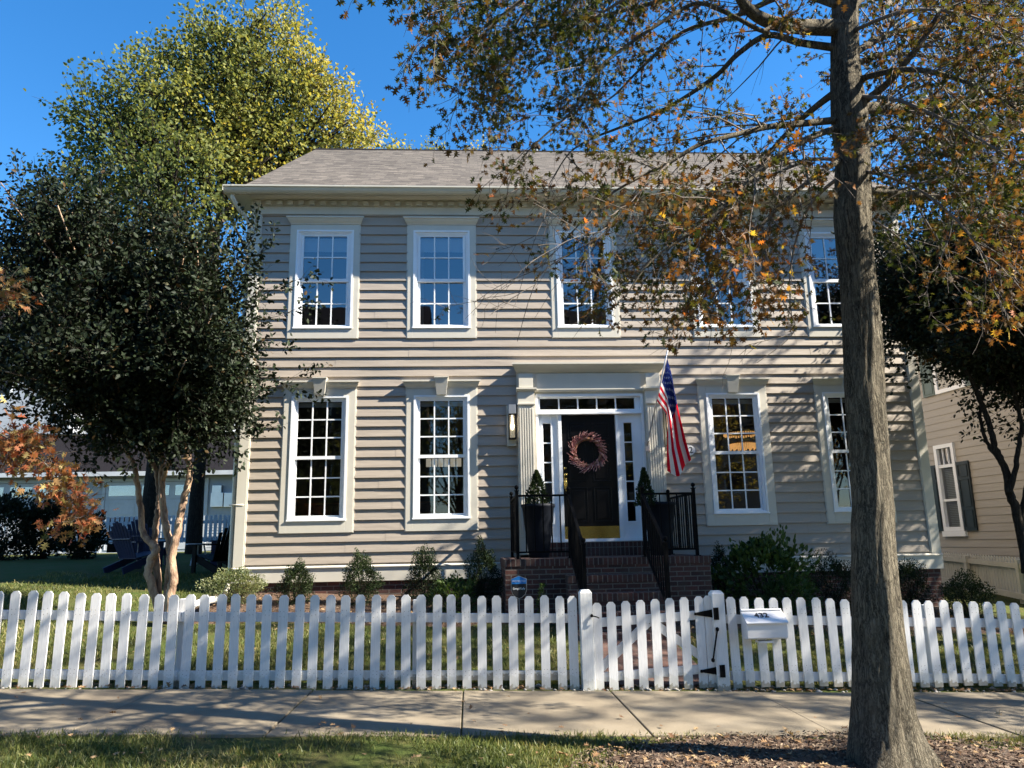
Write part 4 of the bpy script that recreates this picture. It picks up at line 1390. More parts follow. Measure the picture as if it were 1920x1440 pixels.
def build_pickets(parent, xs_, dirt=True):
    for x in xs_:
        zb, zt = fence_z(x)
        zb += rf.uniform(-.008, .012); zt += rf.uniform(-.008, .008)
        mb = MB()
        picket(mb, x, FY + rf.uniform(-.003, .003), zb, zt, 0.092 + rf.uniform(-.003, .003), lean=rf.uniform(-.014, .014))
        for zn in (0.175, 0.215, 0.74, 0.79):
            for sx_ in (-.018, .02):
                mb.cur = 1
                xn, zz_ = x + sx_ + rf.uniform(-.004, .004), zb + zn + rf.uniform(-.006, .006)
                mb.face([(xn - .003, FY - .0137, zz_ - .003), (xn + .003, FY - .0137, zz_ - .003), (xn + .003, FY - .0137, zz_ + .003), (xn - .003, FY - .0137, zz_ + .003)])
        o = mb.build('picket', [M['fence'], M['nail']], parent)
        # own origin at the foot so that dirt follows each picket
        o.data.transform(Matrix.Translation(-(Vector((x, FY, zb)) - org_of(parent))))
        o.location = Vector((x, FY, zb)) - org_of(parent)
def fence_run(label, x0, x1, xs_, posts):
    zc = gz((x0 + x1) / 2, FY)
    t = thing('picket_fence', ((x0 + x1) / 2, FY, zc), label, 'fence', 'white picket fence along the sidewalk')
    build_pickets(t, xs_)
    for off0, off1 in ((0.715, 0.805), (0.15, 0.24)):
        mb = MB()
        for a, b2 in zip([x0] + posts, posts + [x1]):
            if b2 - a < .02: continue
            za = fence_z(a)[1] - 0.985; zb = fence_z(b2)[1] - 0.985
            mb.bar((a + .002, FY + 0.031, za + (off0 + off1) / 2), (b2 - .002, FY + 0.031, zb + (off0 + off1) / 2), 0.038, off1 - off0)
        mb.build('rail', M['fence'], t, bevel=0.003)
    for p in posts:
        mb = MB(); z = gz(p, FY); mb.box(p - .045, p + .045, FY + 0.052, FY + 0.142, z - .3, fence_z(p)[1] - 0.05)
        o = mb.build('post', M['fence'], t, bevel=0.004)
        o.data.transform(Matrix.Translation(-(Vector((p, FY, z)) - org_of(t)))); o.location = Vector((p, FY, z)) - org_of(t)
    return t
left_x = [-0.036 - 0.1563 * i + rf.uniform(-.004, .004) for i in range(1, 42)] + [-0.036, 0.119, 0.277, 0.442, 0.602, 0.769, 0.939, 1.062]
fence_run('long white picket fence run left of the gate', -6.5, 1.11, sorted(left_x), [-5.6, -2.93, -0.55])
right_x = [2.760, 2.892, 3.053, 3.208, 3.362, 3.517, 3.671, 3.824, 3.978, 4.134, 4.290, 4.447, 4.604, 4.752, 4.904, 5.063, 5.223, 5.385, 5.545, 5.70, 5.861] + [6.017 + .156 * i for i in range(12)]
fence_run('white picket fence run right of the gate, behind the oak trunk', 2.70, 8.0, right_x, [4.93, 7.1])
# gate posts
for x, lab, wv in ((1.205, 'thick white wooden post with the latch, at the left of the gate', 0.125), (2.603, 'thick white wooden post carrying the black gate hinges', 0.13)):
    t = thing('gate_post', (x, FY, -0.03), lab, 'post', 'thick white gate posts')
    zt = 1.005 if x < 2 else 0.965
    mb = MB()
    h = wv / 2; c = 0.022
    n = len(mb.v)
    for (k, z) in ((h, -0.25), (h, zt - 0.03), (h - c, zt)):
        mb.v += [(x - k, FY - k + .02, z), (x + k, FY - k + .02, z), (x + k, FY + k + .02, z), (x - k, FY + k + .02, z)]
    for l_ in (0, 4):
        for i in range(4):
            j = (i + 1) % 4
            mb.f.append((l_ + i, l_ + j, l_ + 4 + j, l_ + 4 + i)); mb.mi.append(0)
    mb.f += [(3, 2, 1, 0), (8, 9, 10, 11)]; mb.mi += [0, 0]
    o = mb.build('shaft', M['fence'], t, bevel=0.003)
    o.data.transform(Matrix.Translation((0, 0, 0.0)))
    if x < 2:
        mb = MB()
        mb.lathe((x + 0.052, FY - 0.052, 0.73), [(0.004, 0), (0.014, 0.005), (0.016, 0.02), (0.008, 0.032)], 10)
        mb.tube([(x + 0.05, FY - 0.055, 0.745), (x + 0.10, FY - 0.075, 0.735), (x + 0.125, FY - 0.07, 0.722)], 0.007, 6)
        mb.build('latch', M['black'], t)
    else:
        # spring closer fixed to the post
        mb = MB()
        a, b2 = at(1345, 1180, FY - .06), at(1337, 1238, FY - .06)
        mb.tube([a, b2], 0.009, 8)
        for e in (a, b2):
            mb.lathe((e.x, e.y, e.z - .02), [(0.006, 0), (0.017, 0.008), (0.019, 0.03), (0.008, 0.042)], 10)
        mb.build('spring_closer', M['black'], t)
# gate (sags towards the latch side)
gt = thing('picket_gate', (1.93, FY, 0.0), 'white picket gate with diagonal braces and black strap hinges', 'gate')
gx_ = [1.318, 1.466, 1.622, 1.778, 1.934, 2.09, 2.243, 2.402, 2.497]
for i, x in enumerate(gx_):
    f = (x - 1.318) / (2.497 - 1.318)
    zb = -0.042 + 0.045 * f; zt = 0.868 + 0.047 * f
    mb = MB(); picket(mb, x, FY, zb, zt, 0.092 if i < 8 else 0.085, lean=0.006)
    o = mb.build('picket', M['fence'], gt)
    o.data.transform(Matrix.Translation(-(Vector((x, FY, zb)) - org_of(gt)))); o.location = Vector((x, FY, zb)) - org_of(gt)
for (za, zb) in ((0.665, 0.725), (0.125, 0.185)):
    mb = MB(); mb.bar((1.275, FY + 0.031, za), (2.53, FY + 0.031, zb), 0.038, 0.088); mb.build('rail', M['fence'], gt, bevel=0.003)
mb = MB(); mb.bar((1.30, FY + 0.033, 0.18), (1.86, FY + 0.033, 0.655), 0.034, 0.085); mb.build('brace', M['fence'], gt)
mb = MB(); mb.bar((1.90, FY + 0.033, 0.665), (2.50, FY + 0.033, 0.235), 0.034, 0.085); mb.build('brace', M['fence'], gt)
for zc in (0.735, 0.165):
    mb = MB(); y0 = FY - 0.0145
    xh = 2.56 if zc > .5 else 2.585
    n = len(mb.v)
    for yy_ in (y0 - 0.006, y0):
        mb.v += [(xh - 0.20, yy_, zc - .012), (xh - 0.02, yy_, zc - .042), (xh - 0.02, yy_, zc + .042), (xh - 0.20, yy_, zc + .012)]
    for qd in ((0, 1, 2, 3), (7, 6, 5, 4), (0, 4, 5, 1), (1, 5, 6, 2), (2, 6, 7, 3), (3, 7, 4, 0)):
        mb.f.append(tuple(n + i for i in qd)); mb.mi.append(0)
    mb.lathe((xh - .2, y0 - .003, zc - .014), [(0.014, 0), (0.016, 0.014), (0.012, 0.028)], 8)
    mb.tube([(xh - .01, y0 - .035, zc - .06), (xh - .01, y0 - .035, zc + .06)], 0.010, 8)
    mb.box(xh, xh + 0.036, FY - 0.055, FY - 0.047, zc - .062, zc + .062)
    mb.build('hinge', M['black'], gt)
# mailbox
mbx = thing('mailbox', (3.06, 8.1, 0.45), 'white plastic mailbox with black house number on the fence', 'mailbox')
mb = MB()
xa, xb = 2.845, 3.275
profm = [(FY - 0.014, 0.755), (FY - 0.014, 0.49), (FY - 0.03, 0.478), (FY - 0.135, 0.478), (FY - 0.16, 0.49), (FY - 0.16, 0.645), (FY - 0.155, 0.65)]
mb.prism(profm, xa, xb); body = mb.build('box', M['plastic_white'], mbx, bevel=0.006)
mb = MB()
mb.prism([(FY - 0.012, 0.757), (FY - 0.012, 0.743), (FY - 0.178, 0.63), (FY - 0.182, 0.645)], xa - 0.006, xb + 0.006)
mb.prism([(FY - 0.01, 0.772), (FY - 0.01, 0.759), (FY - 0.03, 0.748), (FY - 0.034, 0.760)], xa - 0.002, xb + 0.002)
lid = mb.build('lid', M['plastic_white'], mbx, bevel=0.003)
nd = Vector((0, .17, .112))
place_text('numbers', '432', 0.10, M['ink'], lid, (3.035, FY - 0.088, 0.7105), (1, 0, 0), nd, 1.0, 0.0025)
mb = MB(); mb.box(2.97, 3.13, FY - 0.13, FY - 0.03, 0.44, 0.459); mb.build('newspaper_hook', M['plastic_white'], mbx)

# security sign
sg = thing('yard_sign', (at(973, 1100, 11.1).x, 11.1, gz(0.7, 11.1)), 'small blue and black security company sign on a stake', 'sign')
ax_, az_ = at(973, 1101, 11.1).x, at(973, 1101, 11.1).z
def shield(k, y):
    o = [(-.112, .115), (-.05, .14), (0, .158), (.05, .14), (.112, .115), (.112, -.04), (.09, -.10), (.04, -.145), (0, -.158), (-.04, -.145), (-.09, -.10), (-.112, -.04)]
    return [(ax_ + a * k, y, az_ + b2 * k) for a, b2 in o]
def plate(mb, outline, y0, y1):
    n = len(mb.v); k = len(outline)
    for y in (y0, y1):
        mb.v += [(a, y, b2) for a, _, b2 in outline]
    mb.f.append(tuple(n + i for i in range(k))[::-1]); mb.mi.append(0)
    mb.f.append(tuple(n + k + i for i in range(k))); mb.mi.append(0)
    for i in range(k):
        j = (i + 1) % k
        mb.f.append((n + i, n + j, n + k + j, n + k + i)); mb.mi.append(0)
mb = MB(); plate(mb, shield(1, 0), 11.10, 11.106); mb.build('border', M['steel'], sg)
mb = MB(); plate(mb, shield(.95, 0), 11.094, 11.0995); mb.build('face', M['ink'], sg)
mb = MB()
plate(mb, [(ax_ - .104, 0, az_ + .045), (ax_ + .104, 0, az_ + .045), (ax_ + .106, 0, az_ + .109), (ax_, 0, az_ + .150), (ax_ - .106, 0, az_ + .109)], 11.089, 11.0935)
mb.build('blue_band', mat_plain('sign_blue', (0.02, 0.22, 0.62), 0.4, 0.05, 5), sg)
place_text('lettering', 'PROTECTED', 0.034, M['white'], sg, (ax_, 11.087, az_ + .082))
place_text('lettering', 'SimpliSafe', 0.044, M['white'], sg, (ax_, 11.092, az_ - .02))
mb = MB(); mb.tube([(ax_, 11.112, gz(ax_, 11.1) - .1), (ax_, 11.112, az_ + .1)], 0.006, 6); mb.build('stake', M['steel'], sg)

# corrugated drain pipe
p0 = Vector((-3.95, 12.9, 0.72)); p1 = at(383, 1127, 11.3); p2 = at(336, 1143, 10.9)
p1.z = max(p1.z, gz(p1.x, p1.y) + .06); p2.z = max(p2.z, gz(p2.x, p2.y) + .05)
pts, rad = [], []
seg = [p0, p0.lerp(p1, .5) + Vector((0, 0, .0)), p1, p2]
for a, b2 in zip(seg[:-1], seg[1:]):
    n = int((b2 - a).length / 0.012)
    for i in range(n):
        pts.append(a.lerp(b2, i / n)); rad.append(0.05 if (len(pts) // 2) % 2 else 0.042)
mb = MB(); mb.tube(pts, rad, 10)
dp = mb.build('drain_pipe', M['pipe'], None)
origin(dp, p2)
tag(dp, 'white corrugated drain pipe lying on the lawn by the house corner', 'drain pipe')

# ================================================================ TREES
def above_house_windows(p):
    return p.z > 1.5 + 0.278 * p.y + 0.12 * math.sin(p.x * 3.1)

class Branches:
    """grows limbs and twigs; collects tubes and places for leaves"""
    def __init__(s, seed):
        s.r = random.Random(seed); s.mb = MB(); s.tw = MB(); s.lp = []; s.la = []; s.ok = None
    def curve(s, p, d, L, n, wig, droop):
        pts = [p.copy()]; d = d.normalized()
        for i in range(n):
            d = (d + Vector((s.r.gauss(0, wig), s.r.gauss(0, wig), s.r.gauss(0, wig) + droop))).normalized()
            pts.append(pts[-1] + d * (L / n))
        return pts
    def leafy(s, pts, n, spread):
        for _ in range(n):
            f = s.r.random() ** .7 * (len(pts) - 1); i = min(len(pts) - 2, int(f)); f -= i
            p = pts[i].lerp(pts[i + 1], f)
            d = (pts[i + 1] - pts[i]).normalized()
            o = Vector((s.r.gauss(0, 1), s.r.gauss(0, 1), s.r.gauss(0, 1)))
            if s.ok and not s.ok(p): continue
            s.lp.append(tuple(p + o * spread)); s.la.append(tuple(d * .6 + o * .8 + Vector((0, 0, -.25))))

def spline(pts, n):
    """smooth polyline through traced points"""
    out = []
    P = [Vector(p) for p in pts]
    for i in range(len(P) - 1):
        p0 = P[max(0, i - 1)]; p1 = P[i]; p2 = P[i + 1]; p3 = P[min(len(P) - 1, i + 2)]
        for k in range(n):
            f = k / n
            out.append(0.5 * ((2 * p1) + (p2 - p0) * f + (2 * p0 - 5 * p1 + 4 * p2 - p3) * f * f + (3 * p1 - p0 - 3 * p2 + p3) * f ** 3))
    out.append(P[-1])
    return out

def oak_limb(B, pts, r0, r1, dens=1.0, leaf=1.0, side_len=(0.5, 1.2), depth=2, droop=-0.05, start=0.15):
    """one limb with side shoots, twigs and leaf clusters"""
    n = len(pts)
    rad = [r0 + (r1 - r0) * (i / (n - 1)) ** .8 for i in range(n)]
    (B.mb if r0 > 0.02 else B.tw).tube(pts, rad, 8 if r0 > .02 else 5)
    L = sum((pts[i + 1] - pts[i]).length for i in range(n - 1))
    cnt = int(L * 6.5 * dens)
    for c in range(cnt):
        f = start + (1 - start) * B.r.random()
        x = f * (n - 1); i = min(n - 2, int(x)); p = pts[i].lerp(pts[i + 1], x - i)
        d = (pts[i + 1] - pts[i]).normalized()
        sd = Vector((B.r.gauss(0, 1), B.r.gauss(0, 1), B.r.gauss(0, .7))); sd = (sd - d * sd.dot(d)).normalized()
        dd = (d * .75 + sd * B.r.uniform(.5, 1.1)).normalized()
        l = B.r.uniform(*side_len) * (1.15 - .55 * f)
        q_ = B.curve(p, dd, l, 5, .13, droop)
        if B.ok and not B.ok(q_[-1]): continue
        rr = max(.0032, rad[i] * .32) if depth > 1 else .0035
        rr = min(rr, .011)
        B.tw.tube(q_, [rr + (.0018 - rr) * k / 5 for k in range(6)], 4, False)
        for t in range(B.r.randint(4, 7)):
            g = B.r.uniform(.25, 1); y = g * 5; j = min(4, int(y)); p2 = q_[j].lerp(q_[j + 1], y - j)
            d2 = (q_[j + 1] - q_[j]).normalized()
            sd2 = Vector((B.r.gauss(0, 1), B.r.gauss(0, 1), B.r.gauss(0, 1))).normalized()
            w_ = B.curve(p2, (d2 * .6 + sd2).normalized(), B.r.uniform(.10, .34), 3, .25, droop)
            B.tw.tube(w_, [.0024, .002, .0016, .0012], 3, False)
            if B.r.random() < .8 * leaf:
                B.leafy(w_, B.r.randint(4, 9), .026)
        if B.r.random() < .85 * leaf:
            B.leafy(q_, B.r.randint(6, 13), .04)

def tint_field(pos, base, spread, amp=.22, f=1.3):
    p = pos
    w_ = np.sin(p[:, 0] * f + 1.7 * np.sin(p[:, 1] * f * .9)) + np.sin(p[:, 2] * f * 1.3 + p[:, 0] * f * .7 + 2)
    return np.clip(base + amp * w_ * .5 + RNG.normal(size=len(p)) * spread, 0, 1)

def finish_tree(t, B, bark, twig, leafmat, kind, smin, smax, tint, jn=.7, ub=.3):
    if B.mb.v: B.mb.build('limbs', bark, t, True)
    if B.tw.v: B.tw.build('twigs', twig, t, True)
    pos = np.array(B.lp); ax = np.array(B.la)
    leaves('foliage', pos, ax, RNG.uniform(smin, smax, len(pos)), kind, leafmat, t, tint(pos), jn, ub)

# ---- the street oak in front
oak = thing('oak_tree', (2.83, 5.45, -0.03), 'big street oak with furrowed trunk and rust coloured leaves right of the gate', 'tree', 'street oaks')
TR = [(1671, 1452, 5.45, 86), (1668, 1420, 5.45, 77), (1660, 1370, 5.45, 62), (1656, 1320, 5.45, 54), (1650, 1220, 5.46, 46.5), (1643, 1120, 5.47, 42), (1637, 1020, 5.49, 38),
      (1631, 870, 5.52, 34.5), (1624, 760, 5.55, 34.5), (1618, 660, 5.57, 34), (1607, 500, 5.6, 31.5), (1599, 400, 5.62, 32), (1597, 300, 5.65, 30.5), (1592, 220, 5.67, 32), (1586, 130, 5.7, 25.5), (1584, 50, 5.72, 23.5), (1583, -60, 5.75, 20), (1584, -200, 5.8, 17), (1588, -420, 5.85, 13), (1600, -800, 5.9, 8), (1610, -1300, 5.95, 4)]
mb = MB()
rp = [at(u, v, y) for (u, v, y, hw) in TR]
rr_ = []
for (u, v, y, hw), p in zip(TR, rp):
    dpt = (p - CAMP).dot(F)
    rr_.append(hw * dpt / 1425.58)
path = spline(rp, 7)
rads = []
for i in range(len(rr_) - 1):
    for k in range(7):
        rads.append(rr_[i] + (rr_[i + 1] - rr_[i]) * k / 7)
rads.append(rr_[-1])
K = 72
n0 = 0
g3 = np.random.default_rng(4)
for i, (p, r) in enumerate(zip(path, rads)):
    for j in range(K):
        t = 2 * math.pi * j / K
        flare = max(0, 0.30 - max(0, p.z)) / 0.30
        lob = 1 + 0.20 * flare * flare * (max(0, math.cos(3 * t + .8)) - .25) + 0.025 * math.sin(5 * t + p.z * 2.2) + 0.02 * math.sin(9 * t - p.z * 3.5)
        ridge = 0.018 * math.sin(23 * t + 3.0 * math.sin(p.z * 5 + t * 3)) + 0.012 * math.sin(37 * t + 4 * math.sin(p.z * 8.3 + t * 5))
        bul = 1 + 0.04 * math.sin(p.z * 4.1 + 2.2 * math.cos(t)) * (p.z > 1.6)
        rad_ = r * (lob * bul + ridge)
        mb.v.append((p.x + rad_ * math.cos(t), p.y + rad_ * math.sin(t), p.z if i else p.z - .1))
for i in range(len(path) - 1):
    for j in range(K):
        j2 = (j + 1) % K
        mb.f.append((i * K + j, i * K + j2, (i + 1) * K + j2, (i + 1) * K + j)); mb.mi.append(0)
mb.build('trunk', M['oak_bark'], oak, True)

B = Branches(21)
B.ok = above_house_windows
def tr(*pts, n=5):
    return spline([at(*p) for p in pts], n)
# (points px,py,depth), r0, r1, density, leafiness
LIMBS = [
    # heavy limbs to the left
    (tr((1572, 52, 5.7), (1500, 50, 5.6), (1440, 40, 5.5), (1395, 8, 5.4), (1360, -60, 5.3), (1250, -150, 5.2)), .075, .03, .5, 1.0),
    (tr((1445, 45, 5.5), (1430, 58, 5.45), (1370, 28, 5.4), (1308, 6, 5.4), (1235, 45, 5.35), (1160, 97, 5.3), (1118, 135, 5.3), (1075, 205, 5.3), (1020, 255, 5.3), (985, 290, 5.3), (950, 340, 5.3)), .024, .004, .8, .45),
    (tr((1570, 90, 5.7), (1500, 80, 5.8), (1440, 66, 5.9), (1385, 100, 6.0), (1345, 140, 6.1), (1285, 182, 6.2), (1230, 212, 6.3), (1160, 240, 6.3), (1105, 262, 6.35), (1065, 290, 6.4), (1030, 345, 6.4)), .036, .004, .85, .5),
    (tr((1570, 225, 5.65), (1500, 232, 5.5), (1440, 238, 5.3), (1370, 255, 5.2), (1310, 272, 5.1), (1255, 305, 5.1), (1200, 332, 5.1), (1130, 375, 5.1), (1060, 450, 5.1)), .034, .004, 1.2, .85),
    (tr((1570, 170, 5.66), (1530, 200, 5.9), (1490, 235, 6.2), (1440, 290, 6.5), (1400, 350, 6.8), (1370, 430, 7.0), (1340, 500, 7.0), (1320, 560, 7.1)), .034, .005, 1.15, 1.0),
    (tr((1568, 240, 5.6), (1510, 262, 5.3), (1450, 300, 5.0), (1400, 345, 4.8), (1350, 395, 4.7), (1290, 440, 4.7), (1220, 490, 4.7), (1170, 560, 4.7)), .03, .004, 1.25, 1.05),
    (tr((1575, 300, 5.6), (1530, 330, 5.3), (1480, 370, 5.1), (1430, 420, 5.0), (1390, 480, 4.9), (1350, 540, 4.9), (1330, 590, 4.9)), .024, .004, 1.3, 1.15),
    (tr((1578, 330, 5.6), (1540, 360, 5.9), (1510, 400, 6.2), (1490, 460, 6.4), (1480, 530, 6.5), (1485, 600, 6.5)), .02, .004, 1.2, 1.15),
    (tr((1560, -20, 5.7), (1440, -60, 5.3), (1300, -90, 5.0), (1150, -70, 4.8), (1010, -20, 4.7), (920, 50, 4.7), (860, 110, 4.7)), .05, .004, 1.3, 1.1),
    (tr((1560, -60, 5.7), (1420, -120, 6.0), (1250, -120, 6.2), (1100, -70, 6.4), (1010, -10, 6.5), (960, 60, 6.5), (930, 150, 6.5)), .05, .004, 1.25, 1.1),
    (tr((1300, -90, 5.0), (1200, -20, 5.0), (1120, 30, 5.1), (1060, 80, 5.1), (1010, 120, 5.1)), .018, .004, 1.5, 1.1),
    (tr((1250, -120, 6.2), (1190, -30, 6.0), (1150, 40, 5.9), (1120, 90, 5.9)), .018, .004, 1.4, 1.1),
    (tr((1150, -70, 4.8), (1050, -50, 4.5), (950, -20, 4.4), (870, 5, 4.4), (815, 20, 4.4)), .016, .004, 1.3, 1.2),
    (tr((1570, 10, 5.7), (1480, -10, 5.9), (1380, 30, 6.2), (1280, 60, 6.4), (1200, 130, 6.5), (1150, 180, 6.6), (1100, 210, 6.6)), .035, .004, 1.0, .8),
    (tr((1400, 350, 6.8), (1330, 400, 6.9), (1260, 460, 7.0), (1200, 540, 7.0)), .012, .003, 1.4, 1.1),
    (tr((1255, 305, 5.1), (1190, 370, 5.0), (1130, 440, 5.0), (1080, 470, 5.0), (1010, 520, 5.0), (970, 640, 5.0)), .010, .002, .7, .1),
    (tr((1430, 420, 5.0), (1440, 500, 5.0), (1465, 560, 5.0), (1490, 620, 5.0), (1420, 680, 5.0)), .008, .002, .8, .45),
    (tr((1060, 290, 6.4), (1100, 340, 6.3), (1050, 380, 6.2), (1010, 430, 6.1), (970, 560, 6.1)), .006, .002, .7, .1),
    # right side
    (tr((1603, 205, 5.68), (1650, 203, 5.8), (1720, 206, 6.0), (1820, 193, 6.2), (1920, 185, 6.4), (2050, 160, 6.6)), .06, .03, 1.1, .9),
    (tr((1606, 200, 5.68), (1660, 160, 5.5), (1700, 115, 5.3), (1740, 60, 5.2), (1765, 15, 5.1), (1800, -50, 5.0)), .035, .012, 1.0, .8),
    (tr((1618, 356, 5.63), (1670, 362, 5.7), (1760, 368, 5.9), (1850, 380, 6.1), (1960, 400, 6.3)), .038, .012, 1.2, 1.0),
    (tr((1600, 100, 5.7), (1680, 60, 6.0), (1780, 50, 6.3), (1900, 80, 6.5), (2000, 130, 6.6)), .035, .01, 1.2, .9),
    (tr((1605, 150, 5.7), (1700, 130, 5.2), (1800, 150, 4.9), (1900, 200, 4.7), (1990, 260, 4.6)), .03, .006, 1.2, .9),
    (tr((1612, 280, 5.66), (1680, 260, 6.0), (1760, 270, 6.3), (1860, 300, 6.6), (1950, 360, 6.8)), .025, .005, 1.3, 1.0),
    (tr((1612, 320, 5.65), (1660, 330, 5.3), (1730, 360, 5.0), (1800, 420, 4.8), (1860, 500, 4.7)), .018, .004, 1.0, .7),
    (tr((1614, 400, 5.6), (1650, 420, 5.8), (1700, 460, 6.0), (1740, 520, 6.1)), .014, .003, 1.0, .9),
    (tr((1720, 206, 6.0), (1780, 260, 5.9), (1830, 330, 5.8), (1760, 300, 5.0)), .012, .003, 1.0, .9),
    (tr((1590, -30, 5.74), (1680, -50, 5.5), (1800, -40, 5.2), (1920, 20, 5.0), (2000, 90, 4.9)), .04, .006, 1.2, 1.0),
    (tr((1590, 20, 5.74), (1650, -20, 6.1), (1740, -10, 6.5), (1850, 40, 6.9), (1950, 110, 7.1)), .035, .006, 1.2, 1.0),
    (tr((1615, 330, 5.65), (1680, 320, 6.3), (1760, 340, 6.9), (1850, 400, 7.4), (1940, 470, 7.8)), .02, .004, 1.6, 1.2),
    (tr((1600, 120, 5.7), (1680, 100, 6.6), (1790, 120, 7.4), (1900, 180, 8.0)), .03, .006, 1.6, 1.2),
    (tr((1610, 250, 5.66), (1690, 240, 6.8), (1800, 280, 7.6), (1900, 330, 8.0)), .025, .005, 1.6, 1.2),
    (tr((1605, 180, 5.68), (1690, 190, 5.1), (1800, 240, 4.7), (1900, 300, 4.4), (1980, 350, 4.3)), .02, .004, 1.5, 1.1),
    (tr((1595, 60, 5.72), (1700, 20, 4.9), (1820, 30, 4.6), (1930, 80, 4.4)), .02, .004, 1.4, 1.1),
    (tr((1575, 300, 5.6), (1520, 300, 6.4), (1440, 330, 7.0), (1340, 360, 7.3), (1240, 400, 7.4), (1160, 450, 7.4)), .02, .003, 1.3, 1.1),
]
for (pts, r0, r1, dn, lf) in LIMBS:
    oak_limb(B, pts, r0, r1, dn * 1.18, lf * 1.05)
# crown above the frame (casts the dappled shade)
for i in range(26):
    a = i * 2.399; z0 = 6.2 + i * 0.23
    base = Vector((2.9, 5.75, z0)) ; Lr = 3.6 - .09 * i
    d = Vector((math.cos(a), math.sin(a), .25))
    pts = B.curve(base, d, Lr, 10, .06, -.012)
    oak_limb(B, pts, .035, .006, .75, 1.0, (.6, 1.3))
def oak_tint(p):
    return tint_field(p, .31, .21, .40, 1.1)
finish_tree(oak, B, M['oak_bark'], M['twig'], M['oak_leaf'], 'oak', .04, .078, oak_tint, .9, .2)

# ---- street oak with a low branch in view at left; right-hand oaks added for shade
def street_oak(x, y, lab, seed, extra=None, n=30, rad=3.6, lm='oak_leaf', dens=.72):
    t = thing('oak_tree', (x, y, gz(x, y)), lab, 'tree', 'street oaks')
    B = Branches(seed); rs = random.Random(seed)
    zb = gz(x, y)
    mb = MB(); mb.tube([(x, y, zb - .1), (x, y, zb + .3), (x + .02, y, 2), (x, y + .05, 5), (x, y, 9), (x, y, 12)], [.30, .22, .18, .15, .09, .03], 20)
    mb.build('trunk', M['oak_bark'], t, True)
    for i in range(n):
        a = i * 2.399 + rs.random(); z0 = 3.2 + i * (8.0 / n)
        d = Vector((math.cos(a), math.sin(a), .30))
        pts = B.curve(Vector((x, y, z0)), d, rad * (1 - .5 * i / n), 10, .06, -.02)
        oak_limb(B, pts, .04, .006, dens, 1.1, (.6, 1.4))
    for pts, r0, r1, dn, lf in (extra or []):
        oak_limb(B, pts, r0, r1, dn, lf, (.08, .26), start=.5)
    finish_tree(t, B, M['oak_bark'], M['twig'], M[lm], 'oak', .06, .10, lambda p: tint_field(p, .55, .2, .25), .9, .2)
low = [(tr((-420, 560, 6.6), (-250, 640, 6.7), (-120, 720, 6.8), (-40, 790, 6.9), (20, 825, 6.9), (80, 865, 6.9), (120, 915, 6.9), (150, 965, 6.9)), .020, .002, 1.15, .75),
       (tr((-120, 720, 6.8), (-60, 770, 7.0), (0, 800, 7.1), (45, 840, 7.1)), .008, .002, 1.3, .8),
       (tr((-250, 640, 6.7), (-150, 560, 6.8), (-60, 540, 6.9), (0, 550, 6.9)), .010, .002, 1.0, .6)]
street_oak(-8.2, 6.1, 'street oak whose low orange branch hangs in front of the left lawn', 33, low, 22, 2.4, 'rust_leaf')
street_oak(11.4, 8.9, 'unseen oak added beyond the right end of the picket fence to dapple it', 34, None, 40, 4.7)  # added off frame to throw dappled shade on the fence and facade

street_oak(14.2, 5.3, 'unseen oak added beyond the right edge of view to shade the sidewalk', 35, None, 34, 4.2, dens=.62)  # second off-frame oak, added to break up the sun on the sidewalk
